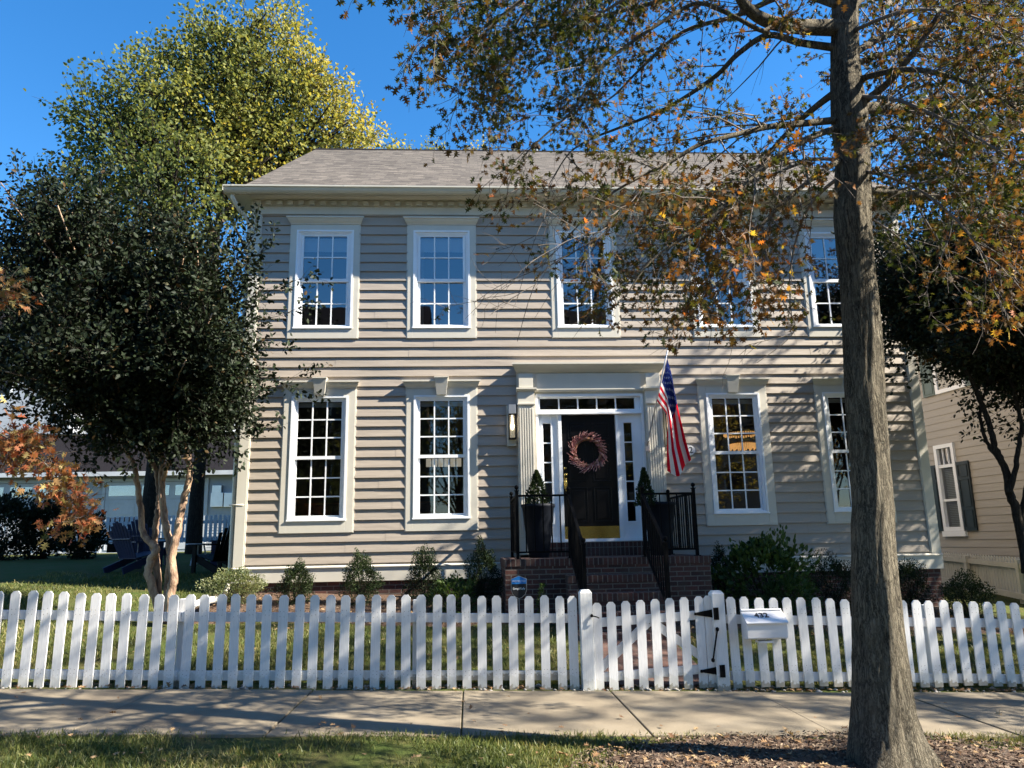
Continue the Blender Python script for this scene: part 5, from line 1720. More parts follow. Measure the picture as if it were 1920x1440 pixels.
# ---- crape myrtles
def crape(name_, loc, lab, stems, crown, seed, nshoot, group, leafmat, leafn=16, lsize=(.05, .09), bark=None, tint=None, extra=()):
    t = thing('crape_myrtle', loc, lab, 'tree', group)
    B = Branches(seed); rs = random.Random(seed)
    tips = []
    for (pts, r0, r1) in stems:
        r0 *= 1.18; r1 *= 1.18
        pts = [p_ + Vector((rs.gauss(0, .006), rs.gauss(0, .006), 0)) for p_ in pts]
        B.mb.tube(pts, [r0 + (r1 - r0) * i / (len(pts) - 1) for i in range(len(pts))], 10)
        tips.append((pts[-1], (pts[-1] - pts[-3]).normalized(), r1))
    cx, cy, cz, rx, ry_, rz_ = crown
    # secondary limbs from the stem tips outwards
    lim = []
    for (p, d, r) in tips:
        for k in range(12):
            tgt = Vector((cx + rx * rs.uniform(-.8, .8), cy + ry_ * rs.uniform(-.8, .8), cz + rz_ * rs.uniform(-.7, .75)))
            v = tgt - p
            q_ = B.curve(p, (d * .5 + v.normalized()).normalized(), v.length, 7, .10, .01)
            B.mb.tube(q_, [r * .6 * (1 - i / 9) + .004 for i in range(8)], 6)
            lim.append(q_)
    for s_ in range(nshoot):
        q_ = lim[rs.randrange(len(lim))]
        i = rs.randrange(1, 7); p = q_[i].lerp(q_[i + 1], rs.random())
        out = (p - Vector((cx, cy, cz - rz_ * .6)))
        out = Vector((out.x / rx, out.y / ry_, out.z / rz_))
        dd = (out.normalized() + Vector((rs.gauss(0, .7), rs.gauss(0, .7), rs.gauss(0.15, .5)))).normalized()
        L = rs.uniform(.5, 1.25)
        w_ = B.curve(p, dd, L, 6, .12, .02)
        # keep inside the crown
        e = w_[-1]; kx = ((e.x - cx) / rx) ** 2 + ((e.y - cy) / ry_) ** 2 + ((e.z - cz) / rz_) ** 2
        lob = 1 + .22 * math.sin(e.x * 2.3 + 1) * math.sin(e.z * 2.1) + .12 * math.sin(e.x * 5 + e.z * 4)
        if kx > lob * (.9 + .75 * rs.random() ** 2.5): continue
        B.tw.tube(w_, [.005, .0045, .004, .0034, .0028, .002, .0014], 3, False)
        B.leafy(w_, leafn, .034)
        for _ in range(2):
            j = rs.randrange(1, 5)
            u_ = B.curve(w_[j], (dd + Vector((rs.gauss(0, .8), rs.gauss(0, .8), rs.gauss(0, .6)))).normalized(), rs.uniform(.2, .5), 3, .15, .0)
            B.tw.tube(u_, [.003, .0025, .002, .0014], 3, False)
            B.leafy(u_, leafn // 2, .03)
    for pts in extra:
        B.tw.tube(pts, [.008 + (.0015 - .008) * i / (len(pts) - 1) for i in range(len(pts))], 4, False)
        for k in range(7):
            i = rs.randrange(2, len(pts) - 1)
            d = (pts[i + 1] - pts[i]).normalized()
            u_ = B.curve(pts[i], (d + Vector((rs.gauss(0, .5), rs.gauss(0, .4), rs.gauss(0, .5)))).normalized(), rs.uniform(.15, .4), 3, .12, 0)
            B.tw.tube(u_, [.003, .0025, .002, .0014], 3, False); B.leafy(u_, 9, .02)
        B.leafy(pts, 34, .025)
    finish_tree(t, B, bark or M['crape_bark'], M['dark_bark'], leafmat, 'oval', lsize[0], lsize[1], tint or (lambda p: tint_field(p, .45, .25, .1)), .9, .35)
    return t
YC = 10.9
S = []
S.append((tr((300, 1160, YC), (289, 1112, YC), (278, 1076, YC), (283, 1050, YC), (293, 1030, YC), (280, 1015, YC + .05), (268, 998, YC + .1), (263, 950, YC + .1), (257, 908, YC + .15), (250, 868, YC + .2), (240, 852, YC + .2), (228, 826, YC + .25)), .05, .026))
S.append((tr((303, 1160, YC + .1), (297, 1110, YC + .1), (294, 1061, YC + .1), (288, 1026, YC + .1), (292, 990, YC + .1), (297, 951, YC + .1), (298, 920, YC + .1), (293, 885, YC + .1), (277, 852, YC + .1), (268, 815, YC + .1)), .045, .026))
S.append((tr((314, 1160, YC + .05), (315, 1110, YC + .05), (318, 1061, YC), (320, 1029, YC), (314, 998, YC), (307, 960, YC), (303, 900, YC), (303, 862, YC), (296, 830, YC)), .05, .032))
S.append((tr((317, 1160, YC - .1), (319, 1115, YC - .1), (325, 1085, YC - .1), (321, 1045, YC - .1), (329, 1014, YC - .1), (335, 987, YC - .1), (340, 955, YC - .1), (349, 920, YC - .1), (356, 893, YC - .1), (353, 858, YC - .1), (343, 820, YC - .1)), .055, .034))
S.append((tr((303, 905, YC), (312, 880, YC - .1), (316, 860, YC - .15), (310, 838, YC - .15)), .03, .018))
S.append((tr((353, 870, YC - .1), (346, 845, YC), (347, 820, YC + .05)), .026, .02))
bL = at(310, 1150, YC)
M['crape_limb'] = M['crape_bark']
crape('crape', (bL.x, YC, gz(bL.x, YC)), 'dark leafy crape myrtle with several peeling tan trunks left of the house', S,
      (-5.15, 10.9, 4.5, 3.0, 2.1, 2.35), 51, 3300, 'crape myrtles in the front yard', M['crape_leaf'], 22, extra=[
          tr((410, 600, 10.8), (480, 560, 10.7), (530, 535, 10.6), (572, 520, 10.6), (602, 512, 10.6)), tr((400, 640, 10.8), (470, 605, 10.8), (530, 590, 10.8), (590, 560, 10.8)),
          tr((420, 760, 10.9), (480, 738, 10.9), (530, 715, 10.9), (588, 697, 10.9)), tr((400, 720, 10.6), (470, 705, 10.5), (540, 722, 10.4), (612, 745, 10.4)),
          tr((380, 540, 10.7), (440, 510, 10.7), (490, 470, 10.7), (515, 430, 10.7)), tr((420, 660, 11), (480, 650, 11), (545, 655, 11)),
          tr((420, 780, 10.8), (455, 790, 10.8), (500, 800, 10.7), (535, 770, 10.7)), tr((80, 480, 10.9), (52, 400, 10.9), (38, 340, 10.9), (28, 280, 10.9)),
          tr((130, 470, 11.2), (110, 400, 11.2), (108, 340, 11.2)), tr((180, 440, 10.7), (190, 380, 10.7), (185, 320, 10.7)), tr((250, 430, 10.9), (270, 370, 10.9), (290, 330, 10.9)), tr((20, 640, 10.5), (-10, 720, 10.4), (-20, 800, 10.3)), tr((120, 760, 10.6), (90, 820, 10.5), (60, 860, 10.4)), tr((200, 780, 10.4), (190, 840, 10.3), (170, 880, 10.2)), tr((390, 770, 10.5), (410, 810, 10.4), (440, 850, 10.4)), tr((60, 520, 10.6), (20, 430, 10.6), (-10, 350, 10.6)), tr((440, 500, 10.9), (475, 440, 10.9), (480, 390, 10.9))])
# long arching shoots reaching over the house corner
B = Branches(77)
YR = 11.0
S2 = []
S2.append((tr((1925, 1075, YR), (1918, 1020, YR), (1905, 960, YR), (1893, 925, YR), (1888, 890, YR), (1880, 868, YR), (1866, 840, YR), (1856, 800, YR), (1842, 760, YR), (1822, 715, YR), (1800, 670, YR)), .06, .025))
S2.append((tr((1893, 925, YR - .05), (1903, 885, YR - .1), (1908, 850, YR - .1), (1915, 800, YR - .1), (1905, 750, YR - .1), (1890, 700, YR - .1)), .035, .02))
S2.append((tr((1930, 1080, YR + .1), (1915, 980, YR + .1), (1925, 920, YR + .1), (1935, 850, YR + .1), (1945, 780, YR + .1)), .05, .02))
S2.append((tr((1880, 868, YR), (1860, 845, YR + .1), (1845, 815, YR + .1), (1838, 770, YR + .1), (1850, 720, YR + .1)), .026, .018))
bR = at(1925, 1070, YR)
crape('crape', (bR.x, YR, gz(bR.x, YR)), 'dark branching crape myrtle in front of the neighbouring house', S2,
      (8.65, 11.0, 4.75, 2.9, 2.1, 2.2), 52, 3000, 'crape myrtles in the front yard', M['crape_leaf'], 20, bark=M['dark_bark'])

# ---- tall yellow green trees behind the house
def broad_tree(name_, x, y, H, lab, crown_blobs, seed, nleaf, tr_r, tint):
    t = thing(name_, (x, y, gz(x, y)), lab, 'tree', 'tall trees behind the house')
    rs = random.Random(seed)
    zb = gz(x, y)
    mb = MB()
    pts = [Vector((x, y, zb - .1)), Vector((x, y, zb + 2)), Vector((x + .1, y, zb + 5)), Vector((x + .1, y, zb + H * .6)), Vector((x, y, zb + H * .92))]
    mb.tube(spline(pts, 4), [tr_r * (1 - .9 * i / 16) for i in range(17)], 12)
    mb.build('trunk', M['dark_bark'], t, True)
    B = Branches(seed)
    P, A = [], []
    per = nleaf / sum(b_[3] ** 2 for b_ in crown_blobs)
    for (bx, by, bz, br) in crown_blobs:
        c = Vector((bx, by, bz))
        s0 = Vector((x + .05, y, max(zb + 2.5, bz - br * 1.3 - 1.0)))
        n_l = 5
        for k in range(n_l):
            e = c + Vector((rs.gauss(0, .45), rs.gauss(0, .45), rs.gauss(.1, .4))) * br
            v = e - s0
            q_ = B.curve(s0, (v.normalized() + Vector((0, 0, .3))).normalized(), v.length, 8, .07, -.02)
            B.mb.tube(q_, [.07 * (1 - i / 9.5) + .006 for i in range(9)], 5)
        ns = int(per * br * br / 11)
        for k in range(ns):
            d = Vector((rs.gauss(0, 1), rs.gauss(0, 1), rs.gauss(0.15, 1))).normalized()
            rr = br * rs.uniform(.3, 1.12) ** .8 * (1 + .26 * math.sin(d.x * 5 + d.z * 7 + bx))
            p = c + d * rr
            dd = (d + Vector((rs.gauss(0, .5), rs.gauss(0, .5), .4 + rs.gauss(0, .4)))).normalized()
            w_ = B.curve(p, dd, rs.uniform(.4, .95), 3, .15, .03)
            B.tw.tube(w_, [.010, .008, .006, .003], 3, False)
            B.leafy(w_, 11, .10)
    finish_tree(t, B, M['dark_bark'], M['dark_bark'], M['linden_leaf'], 'heart', .075, .14, tint, .8, .25)
def blobs(lst, y):
    out = []
    for (u, v, rpx, dy) in lst:
        p = at(u, v, y + dy)
        out.append((p.x, p.y, p.z, rpx * (p - CAMP).dot(F) / 1425.58))
    return out
def yg(base):
    return lambda p: np.clip(base + .13 * (p[:, 0] + 8) / 3 + .12 * np.sin(p[:, 2] * 1.1 + p[:, 0]) + RNG.normal(size=len(p)) * .16, 0, 1)
pA = at(276, 1012, 21.5); pB = at(364, 1014, 22.5); pC = at(444, 1010, 23.5)
broad_tree('linden_tree', pA.x, 21.5, 12.5, 'tall green tree whose dark trunk stands behind the crape myrtle stems', blobs([(300, 215, 75, 0), (235, 300, 85, 0), (330, 330, 90, -1), (190, 250, 55, 0), (260, 400, 90, 0), (150, 390, 75, 1), (290, 480, 90, 0), (165, 210, 38, 0), (240, 160, 32, 0), (120, 470, 60, 0)], 21.5), 61, 16000, .24, yg(.30))
broad_tree('linden_tree', pB.x, 22.5, 15.5, 'tallest yellow green tree rising above the left end of the roof', blobs([(500, 95, 62, 0), (420, 130, 70, 0), (500, 190, 85, 0), (400, 80, 42, 0), (405, 230, 90, 0), (330, 150, 50, 0), (480, 280, 80, 0), (390, 330, 80, 0), (510, 50, 34, 0), (385, 45, 22, 0), (570, 150, 48, 0), (290, 110, 28, 0), (310, 250, 60, 0)], 22.5), 62, 19000, .24, yg(.42))
broad_tree('linden_tree', pC.x, 23.5, 13.0, 'yellowest tall tree close to the left roof slope', blobs([(590, 215, 62, 0), (530, 250, 70, 0), (640, 250, 52, 0), (560, 310, 70, 1), (470, 360, 70, 0), (620, 180, 34, 0), (680, 262, 34, 0), (560, 400, 70, 2), (650, 320, 60, 2)], 23.5), 63, 11500, .20, yg(.50))
# tree tops just peeping over the ridge
for (u, v, r_, lab) in ((745, 272, 12, 'tree top just peeping over the left part of the ridge'), (812, 273, 14, 'pale tree top peeping over the ridge right of the first one'), (895, 276, 16, 'pale tree top peeping over the ridge nearest the vent pipes')):
    p = at(u, v, 40)
    broad_tree('linden_tree', p.x, 40, p.z - 1, lab, blobs([(u, v + 11, r_ * .55, 0), (u + 12, v + 34, 24, 0), (u - 14, v + 36, 22, 0)], 40), 70 + u, 1000, .2, yg(.35))

broad_tree('maple_tree', 12.9, 11.2, 8.0, 'unseen leafy tree added beyond the right edge of view to shade the house front', [(12.9, 11.2, 6.4, 2.0), (11.9, 11.0, 5.4, 1.6), (13.8, 11.4, 7.4, 1.7), (12.4, 10.4, 7.3, 1.5), (13.2, 12.0, 5.4, 1.6)], 88, 6000, .2, yg(.2))  # off-frame shadow caster added for the stoop and right facade
# ================================================================ SHRUBS
def shrub(u0, u1, vtop, y, lab, mat, n=5000, lsize=(.018, .032), shape='round', cat='shrub', spikes=14, kind='oval', base=.4, seed=1, hh=None, group='foundation shrubs along the front wall'):
    a = at(u0, vtop, y); b2 = at(u1, vtop, y)
    xc = (a.x + b2.x) / 2; rx = (b2.x - a.x) / 2; zt = a.z
    zb = gz(xc, y) + .02
    h = zt - zb if hh is None else hh
    t = thing('shrub', (xc, y, zb), lab, cat, group)
    rs = np.random.default_rng(seed)
    r2 = random.Random(seed)
    mb = MB()
    tips = []
    for k in range(18):
        an = r2.uniform(0, 6.28); rr = r2.uniform(.2, .85)
        e = Vector((xc + rx * rr * math.cos(an), y + rx * .8 * rr * math.sin(an), zb + h * r2.uniform(.5, .9) * (1 - rr * .25)))
        s0 = Vector((xc + r2.uniform(-.05, .05), y + r2.uniform(-.05, .05), zb - .05))
        mb.tube([s0, s0.lerp(e, .5) + Vector((0, 0, h * .06)), e], [.009, .006, .003], 4, False)
    # shoots at the top
    P, A = [], []
    for k in range(spikes):
        an = r2.uniform(0, 6.28); rr = r2.random() ** .7
        p = Vector((xc + rx * .8 * rr * math.cos(an), y + rx * .6 * rr * math.sin(an), zb + h * (.80 if shape != 'cone' else .95 - .4 * rr) * math.sqrt(max(.1, 1 - rr * rr * .5))))
        e = p + Vector((r2.gauss(0, .04), r2.gauss(0, .04), h * r2.uniform(.08, .20)))
        mb.tube([p - Vector((0, 0, .1)), p, e], [.003, .0025, .0015], 3, False)
        for j in range(26):
            f = j / 26
            P.append(tuple(p.lerp(e, f) + Vector((r2.gauss(0, .006), r2.gauss(0, .006), 0)))); A.append((r2.gauss(0, 1), r2.gauss(0, 1), .8))
    mb.build('stems', M['dark_bark'], t)
    d = rs.normal(size=(n, 3)); d = unit(d)
    cl = 1 + .26 * np.sin(d[:, 0] * 5 + seed) * np.sin(d[:, 2] * 6 + seed * 2) + .17 * np.sin(d[:, 1] * 11 + d[:, 0] * 9)
    rad = (1 - .5 * rs.random(n) ** 2.2) * cl
    zc = zb + h * .48
    z = zc + d[:, 2] * rad * h * .5
    if shape == 'cone':
        f = np.clip((z - zb) / h, 0, 1); wd = (1.12 - f * .62)
    elif shape == 'low':
        f = np.clip((z - zb) / h, 0, 1); wd = 1 - .25 * f
    else:
        wd = np.ones(n)
    pos = np.stack([xc + d[:, 0] * rad * rx * wd * 1.05, y + d[:, 1] * rad * rx * .85 * wd, np.maximum(z, zb + .02)], 1)
    ax = d + np.array([0, 0, .7]) + rs.normal(size=(n, 3)) * .5
    P = np.array(P).reshape(-1, 3); A = np.array(A).reshape(-1, 3)
    pos = np.concatenate([pos, P]) if len(P) else pos
    ax = np.concatenate([ax, A]) if len(P) else ax
    m_ = len(pos)
    tint = np.clip(base + rs.normal(size=m_) * .2 + .15 * np.sin(pos[:, 0] * 9) * np.sin(pos[:, 2] * 8), 0, 1)
    leaves('foliage', pos, ax, rs.uniform(lsize[0], lsize[1], m_), kind, mat, t, tint, .8, .4)
    return t
shrub(386, 492, 1068, 12.35, 'pale grey green airy shrub at the left corner of the house', M['pale_leaf'], 5200, (.02, .036), 'round', spikes=26, base=.6, seed=2)
shrub(520, 592, 1056, 12.3, 'small round boxwood beneath the leftmost lower window', M['box_leaf'], 5600, (.018, .03), 'cone', spikes=22, base=.55, seed=3)
shrub(638, 718, 1038, 12.3, 'cone shaped boxwood between the two lower left windows', M['box_leaf'], 6500, (.018, .03), 'cone', spikes=22, base=.55, seed=4)
shrub(760, 832, 1030, 12.3, 'upright boxwood with sparse top shoots under the second lower window', M['box_leaf'], 5600, (.018, .03), 'cone', spikes=34, base=.35, seed=5)
shrub(868, 942, 1020, 12.3, 'dark rounded boxwood just left of the brick stoop', M['box_leaf'], 7000, (.018, .03), 'cone', spikes=14, base=.25, seed=6)
shrub(806, 892, 1086, 11.8, 'low light green leafy plant in front of the two dark boxwoods', M['bright_leaf'], 1500, (.035, .06), 'low', spikes=0, base=.45, seed=7, cat='plant')
shrub(1004, 1026, 1096, 11.0, 'tiny bright green seedling beside the yard sign', M['bright_leaf'], 260, (.025, .04), 'cone', spikes=3, base=.7, seed=8, cat='plant', group=None)
shrub(1345, 1502, 1010, 12.1, 'large broad leaved bright green shrub right of the steps', M['bright_leaf'], 1900, (.06, .11), 'round', spikes=46, base=.5, seed=9)
shrub(1322, 1372, 1022, 12.6, 'dark narrow boxwood tucked between the stoop and the broad leaved shrub', M['box_leaf'], 3600, (.018, .03), 'cone', spikes=14, base=.2, seed=10)
shrub(1420, 1530, 1078, 11.6, 'low leafy green plant at the foot of the broad leaved shrub', M['bright_leaf'], 1500, (.035, .06), 'low', spikes=0, base=.25, seed=11, cat='plant')
shrub(1508, 1604, 1044, 12.4, 'dark boxwood under the lower window nearest the oak trunk', M['box_leaf'], 6500, (.018, .03), 'round', spikes=26, base=.22, seed=12)
shrub(1672, 1732, 1052, 12.4, 'dark boxwood near the right corner of the house', M['box_leaf'], 5500, (.018, .03), 'round', spikes=18, base=.2, seed=13)
shrub(1762, 1852, 1078, 12.0, 'low wide shrub off the right house corner before the beige fence', M['box_leaf'], 5600, (.02, .034), 'low', spikes=8, base=.45, seed=14)
shrub(-40, 70, 925, 20.5, 'dark laurel bush at the far left edge of the back lawn', M['crape_leaf'], 4200, (.06, .11), 'round', spikes=16, base=.35, seed=15, group='laurels along the back fence')
shrub(50, 132, 936, 20.8, 'dark laurel bush second from the left along the back fence', M['crape_leaf'], 4200, (.06, .11), 'round', spikes=16, base=.4, seed=16, group='laurels along the back fence')
shrub(122, 196, 962, 20.3, 'smaller dark laurel bush in front of the pickets of the back fence', M['crape_leaf'], 3800, (.06, .10), 'round', spikes=14, base=.4, seed=17, group='laurels along the back fence')

# ================================================================ BACK YARD
bf = thing('picket_fence', (at(200, 1010, 25).x, 25, gz(-12, 25)), 'weathered white picket fence closing the back lawn before the garages', 'fence')
xL = at(-60, 1000, 25).x; xR = at(446, 1000, 25).x
zt_ = at(300, 967, 25).z; zb_ = at(300, 1020, 25).z
mb = MB(); mb.bar((xL, 25.03, zt_ - .22), (xR, 25.03, zt_ - .22), .04, .10); mb.build('rail', M['far_white'], bf)
mb = MB(); mb.bar((xL, 25.03, zb_ + .12), (xR, 25.03, zb_ + .12), .04, .14); mb.build('rail', M['far_white'], bf)
x = xL
while x < xR:
    mb = MB(); picket(mb, x, 25, zb_ + .03, zt_ + random.uniform(-.01, .01), .095, .02)
    mb.build('picket', M['far_white'], bf)
    x += .145
for f in (.05, .35, .65, .95):
    xx = xL + (xR - xL) * f
    mb = MB(); mb.box(xx - .05, xx + .05, 25.05, 25.15, zb_ - .2, zt_ - .03); mb.build('post', M['far_white'], bf)

gy = 31.0
gar = thing('garage', (at(240, 1000, gy).x, gy, gz(-14, gy)), 'pale sided garage building with two white overhead doors and a dark roof', 'garage')
gx0 = at(-120, 900, gy).x; gx1 = at(520, 900, gy).x
ez = at(300, 884, gy - .4).z; gb = gz(-14, gy)
dA0, dA1 = at(2, 905, gy).x - 3.0, at(122, 905, gy).x
dB0, dB1 = at(200, 905, gy).x, at(386, 905, gy).x
dtz = at(300, 903, gy).z
ops = [(dA0 - .1, dA1 + .1, gb - .5, dtz + .12), (dB0 - .1, dB1 + .1, gb - .5, dtz + .12)]
siding_wall('siding_wall', gx0, gx1, gb, ez, gy, ops, M['pale_siding'], expo=.11, parent=gar, lip=.012, seg=3.0)
mb = MB(); mb.box(gx0, gx1, gy + .06, gy + 8, gb, ez); mb.build('body', M['pale_siding'], gar)
for (a, b2) in ((dA0, dA1), (dB0, dB1)):
    mb = MB()
    rows_ = 4; hp = (dtz - gb) / rows_
    nc = max(2, int(round((b2 - a) / 1.2)))
    for r_ in range(rows_):
        mb.box(a, b2, gy - .01, gy + .03, gb + hp * r_, gb + hp * (r_ + 1) - .012)
        if r_ < rows_ - 1:
            for c_ in range(nc):
                w_ = (b2 - a) / nc
                ring(mb, a + w_ * c_ + .12, a + w_ * (c_ + 1) - .12, gb + hp * r_ + .10, gb + hp * (r_ + 1) - .11, .03, gy - .025, gy - .01)
    dr = mb.build('overhead_door', M['far_white'], gar)
    for c_ in range(nc):
        w_ = (b2 - a) / nc
        mb = MB(); mb.box(a + w_ * c_ + .12, a + w_ * (c_ + 1) - .12, gy - .022, gy - .012, dtz - hp + .14, dtz - .14)
        mb.build('window', M['glass'], dr)
        
    mb = MB(); ring(mb, a - .12, b2 + .12, gb - .1, dtz + .12, .11, gy - .04, gy + .05, .02); mb.build('door_trim', M['far_white'], gar)
for (u, v) in ((148, 911), (184, 908)):
    p = at(u, v, gy - .1)
    mb = MB(); mb.lathe((p.x, gy - .09, p.z - .13), [(.03, 0), (.09, .03), (.08, .18), (.11, .19), (.02, .27)], 8); mb.build('wall_lamp', M['steel'], gar)
for (u, v, hw, hh_) in ((407, 937, .24, .28), (430, 937, .2, .28), (407, 917, .18, .15)):
    p = at(u, v, gy - .1)
    mb = MB(); mb.box(p.x - hw, p.x + hw, gy - .14, gy - .001, p.z - hh_, p.z + hh_); mb.build('meter_box', M['steel'], gar, bevel=.01)
mb = MB()
rz_ = at(300, 812, gy + 4).z
mb.face([(gx0 - .3, gy - .45, ez), (gx1 + .3, gy - .45, ez), (gx1 + .3, gy + 4, rz_), (gx0 - .3, gy + 4, rz_)])
mb.face([(gx0 - .3, gy + 4, rz_), (gx1 + .3, gy + 4, rz_), (gx1 + .3, gy + 8.4, ez), (gx0 - .3, gy + 8.4, ez)])
mb.face([(gx0 - .3, gy - .45, ez - .02), (gx1 + .3, gy - .45, ez - .02), (gx1 + .3, gy + .1, ez - .02), (gx0 - .3, gy + .1, ez - .02)])
mb.build('roof', M['dark_roof'], gar)
mb = MB(); mb.box(gx0 - .3, gx1 + .3, gy - .5, gy - .43, ez - .16, ez + .01); mb.build('gutter', M['far_white'], gar)

def simple_house(lab, x0, x1, y0, y1, z0, z1, rh, wall_m, roof_m, cols, rows_, face=-1, name='background_house', trim=None, grp=None, axis='x'):
    t = thing(name, ((x0 + x1) / 2, y0 if face < 0 else y1, z0), lab, 'house', grp)
    mb = MB(); mb.box(x0, x1, y0, y1, z0, z1); w_ = mb.build('wall', wall_m, t)
    mb = MB()
    if axis == 'x':
        ym = (y0 + y1) / 2
        mb.face([(x0 - .3, y0 - .4, z1), (x1 + .3, y0 - .4, z1), (x1 + .3, ym, z1 + rh), (x0 - .3, ym, z1 + rh)])
        mb.face([(x0 - .3, ym, z1 + rh), (x1 + .3, ym, z1 + rh), (x1 + .3, y1 + .4, z1), (x0 - .3, y1 + .4, z1)])
        for xx in (x0, x1):
            mb.face([(xx, y0, z1), (xx, y1, z1), (xx, ym, z1 + rh - .05)])
    else:
        xm = (x0 + x1) / 2
        mb.face([(x0 - .3, y0 - .3, z1), (x0 - .3, y1 + .3, z1), (xm, y1 + .3, z1 + rh), (xm, y0 - .3, z1 + rh)])
        mb.face([(x1 + .3, y0 - .3, z1), (x1 + .3, y1 + .3, z1), (xm, y1 + .3, z1 + rh), (xm, y0 - .3, z1 + rh)])
        for yy_ in (y0, y1):
            mb.face([(x0, yy_, z1), (x1, yy_, z1), (xm, yy_, z1 + rh - .05)])
    mb.build('roof', roof_m, t)
    yf = y0 - .03 if face < 0 else y1 + .03
    for r_ in range(rows_):
        zc = z0 + 1.7 + r_ * (z1 - z0 - .5) / rows_
        for c_ in range(cols):
            xc = x0 + (x1 - x0) * (c_ + .5) / cols
            mb = MB(); ring(mb, xc - .55, xc + .55, zc - .8, zc + .8, .09, min(yf, yf - .03 * face), max(yf, yf - .03 * face) + .001); fr = mb.build('window', M['white'], t)
            mb = MB(); mb.box(xc - .46, xc + .46, yf - .01, yf + .01, zc - .71, zc + .71); mb.build('pane', M['ink'], fr)
    return t
pl = at(-60, 600, 42); pr = at(150, 600, 42)
simple_house('tall pale house behind the garages at the far left', pl.x - 4, pr.x, 42, 52, 1.0, at(60, 625, 42).z, 3.2, M['pale_siding'], M['dark_roof'], 4, 3)
pl = at(210, 600, 46)
simple_house('pale house seen through the crape myrtle crown beyond the garages', pl.x, at(430, 600, 46).x, 46, 56, 1.0, at(300, 720, 46).z, 3.5, M['pale_siding'], M['dark_roof'], 3, 2)

# adirondack chairs and table
def adirondack(lab, mat, x, y, rz, proto=None):
    t = thing('garden_chair', (0, 0, 0), lab, 'chair', 'slatted garden chairs on the back lawn')
    def o3(mb, nm): return mb.build(nm, mat, t)
    mb = MB()
    for i in range(6):
        yy_ = -.28 + i * .095; z = .36 - .02 * i
        mb.obox((0, yy_, z), (.26, 0, 0), (0, .042, -.008), (0, 0.002, .009))
    o3(mb, 'seat')
    mb = MB()
    for i in range(7):
        xx = -.24 + .08 * i; hgt = .78 - .10 * abs(i - 3) ** 1.6 / 3.0
        mb.bar((xx * .85, .22, .24), (xx * 1.12, .22 + .32 * hgt / .78, .24 + hgt * .92), .068, .018, (0, 1, 0))
    mb.bar((-.27, .40, .62), (.27, .40, .62), .05, .02, (0, 0, 1))
    o3(mb, 'backrest')
    for s in (-1, 1):
        mb = MB(); mb.obox((s * .33, .02, .56), (.065, 0, 0), (0, .36, 0), (0, 0, .011)); o3(mb, 'armrest')
        mb = MB(); mb.bar((s * .30, -.26, 0), (s * .30, -.26, .55), .03, .11, (0, 1, 0)); o3(mb, 'leg')
        mb = MB(); mb.bar((s * .27, -.30, .33), (s * .27, .52, .02), .028, .13); o3(mb, 'leg')
    t.location = (x, y, gz(x, y)); t.rotation_euler = (0, 0, rz)
    return t
a = at(258, 1058, 15.8); adirondack('navy slatted garden chair left of the crape myrtle stems', M['blue_chair'], a.x, 15.8, math.radians(150))
a = at(275, 1045, 17.2); adirondack('navy slatted garden chair behind the crape myrtle stems, farther back', M['blue_chair'], a.x, 17.2, math.radians(175))
a = at(404, 1060, 15.6); adirondack('black slatted garden chair beside the house corner', M['black'], a.x, 15.6, math.radians(-125))
a = at(426, 1048, 16.8); adirondack('blue slatted garden chair half hidden behind the black chair', M['blue_chair'], a.x, 16.8, math.radians(-75))
a = at(372, 1050, 17.6); 
tb = thing('side_table', (a.x, 17.6, gz(a.x, 17.6)), 'small round white side table between the garden chairs', 'table')
mb = MB(); mb.lathe((a.x, 17.6, gz(a.x, 17.6) + .45), [(.28, 0), (.28, .025)], 20); mb.build('table_top', M['far_white'], tb)
for s in range(3):
    t_ = s * 2.1; mb = MB(); mb.bar((a.x + .2 * math.cos(t_), 17.6 + .2 * math.sin(t_), gz(a.x, 17.6)), (a.x + .1 * math.cos(t_), 17.6 + .1 * math.sin(t_), gz(a.x, 17.6) + .45), .03, .03); mb.build('leg', M['far_white'], tb)
g_ = at(234, 975, 26.5)
gr_ = thing('barbecue_grill', (g_.x, 26.5, gz(g_.x, 26.5)), 'black barbecue grill standing behind the back picket fence', 'grill')
zz = gz(g_.x, 26.5)
mb = MB(); mb.prism([(26.2, zz + .75), (26.2, zz + .95), (26.28, zz + 1.12), (26.45, zz + 1.2), (26.65, zz + 1.18), (26.8, zz + .95), (26.8, zz + .75)], g_.x - .42, g_.x + .42); mb.build('lid', M['black'], gr_)
mb = MB(); mb.box(g_.x - .38, g_.x + .38, 26.22, 26.78, zz + .05, zz + .74); mb.build('cabinet', M['black'], gr_)
mb = MB(); mb.box(g_.x - .75, g_.x - .43, 26.25, 26.75, zz + .72, zz + .76); mb.build('shelf', M['black'], gr_)

# ================================================================ NEIGHBOUR ON THE RIGHT
NR = math.radians(-84.3)
NP = Vector((12.6, 18.0, 0.0))
nx_ = Vector((math.cos(NR), math.sin(NR), 0)); ny_ = Vector((-math.sin(NR), math.cos(NR), 0))
def hit(u, v):
    d = F * 1425.58 + R * (u - 960) - U * (v - 720)
    k = (NP - CAMP).dot(ny_) / d.dot(ny_)
    p = CAMP + d * k
    return (p - NP).dot(nx_), p.z
nh = thing('neighbour_house', (0, 0, 0), 'tan clapboard house next door with dark shutters, seen from its side', 'house')
w0, wz0_ = hit(1762, 1000); w1, _ = hit(1801, 1000)
_, wzb = hit(1786, 994); _, wzt = hit(1778, 838)
u0, uz0 = hit(1738, 745); u1, uz1 = hit(1772, 640)
wc = (hit(1757, 900)[0] + hit(1800, 900)[0]) / 2; wh2 = .27
opn = [(wc - wh2, wc + wh2, wzb, wzt)]
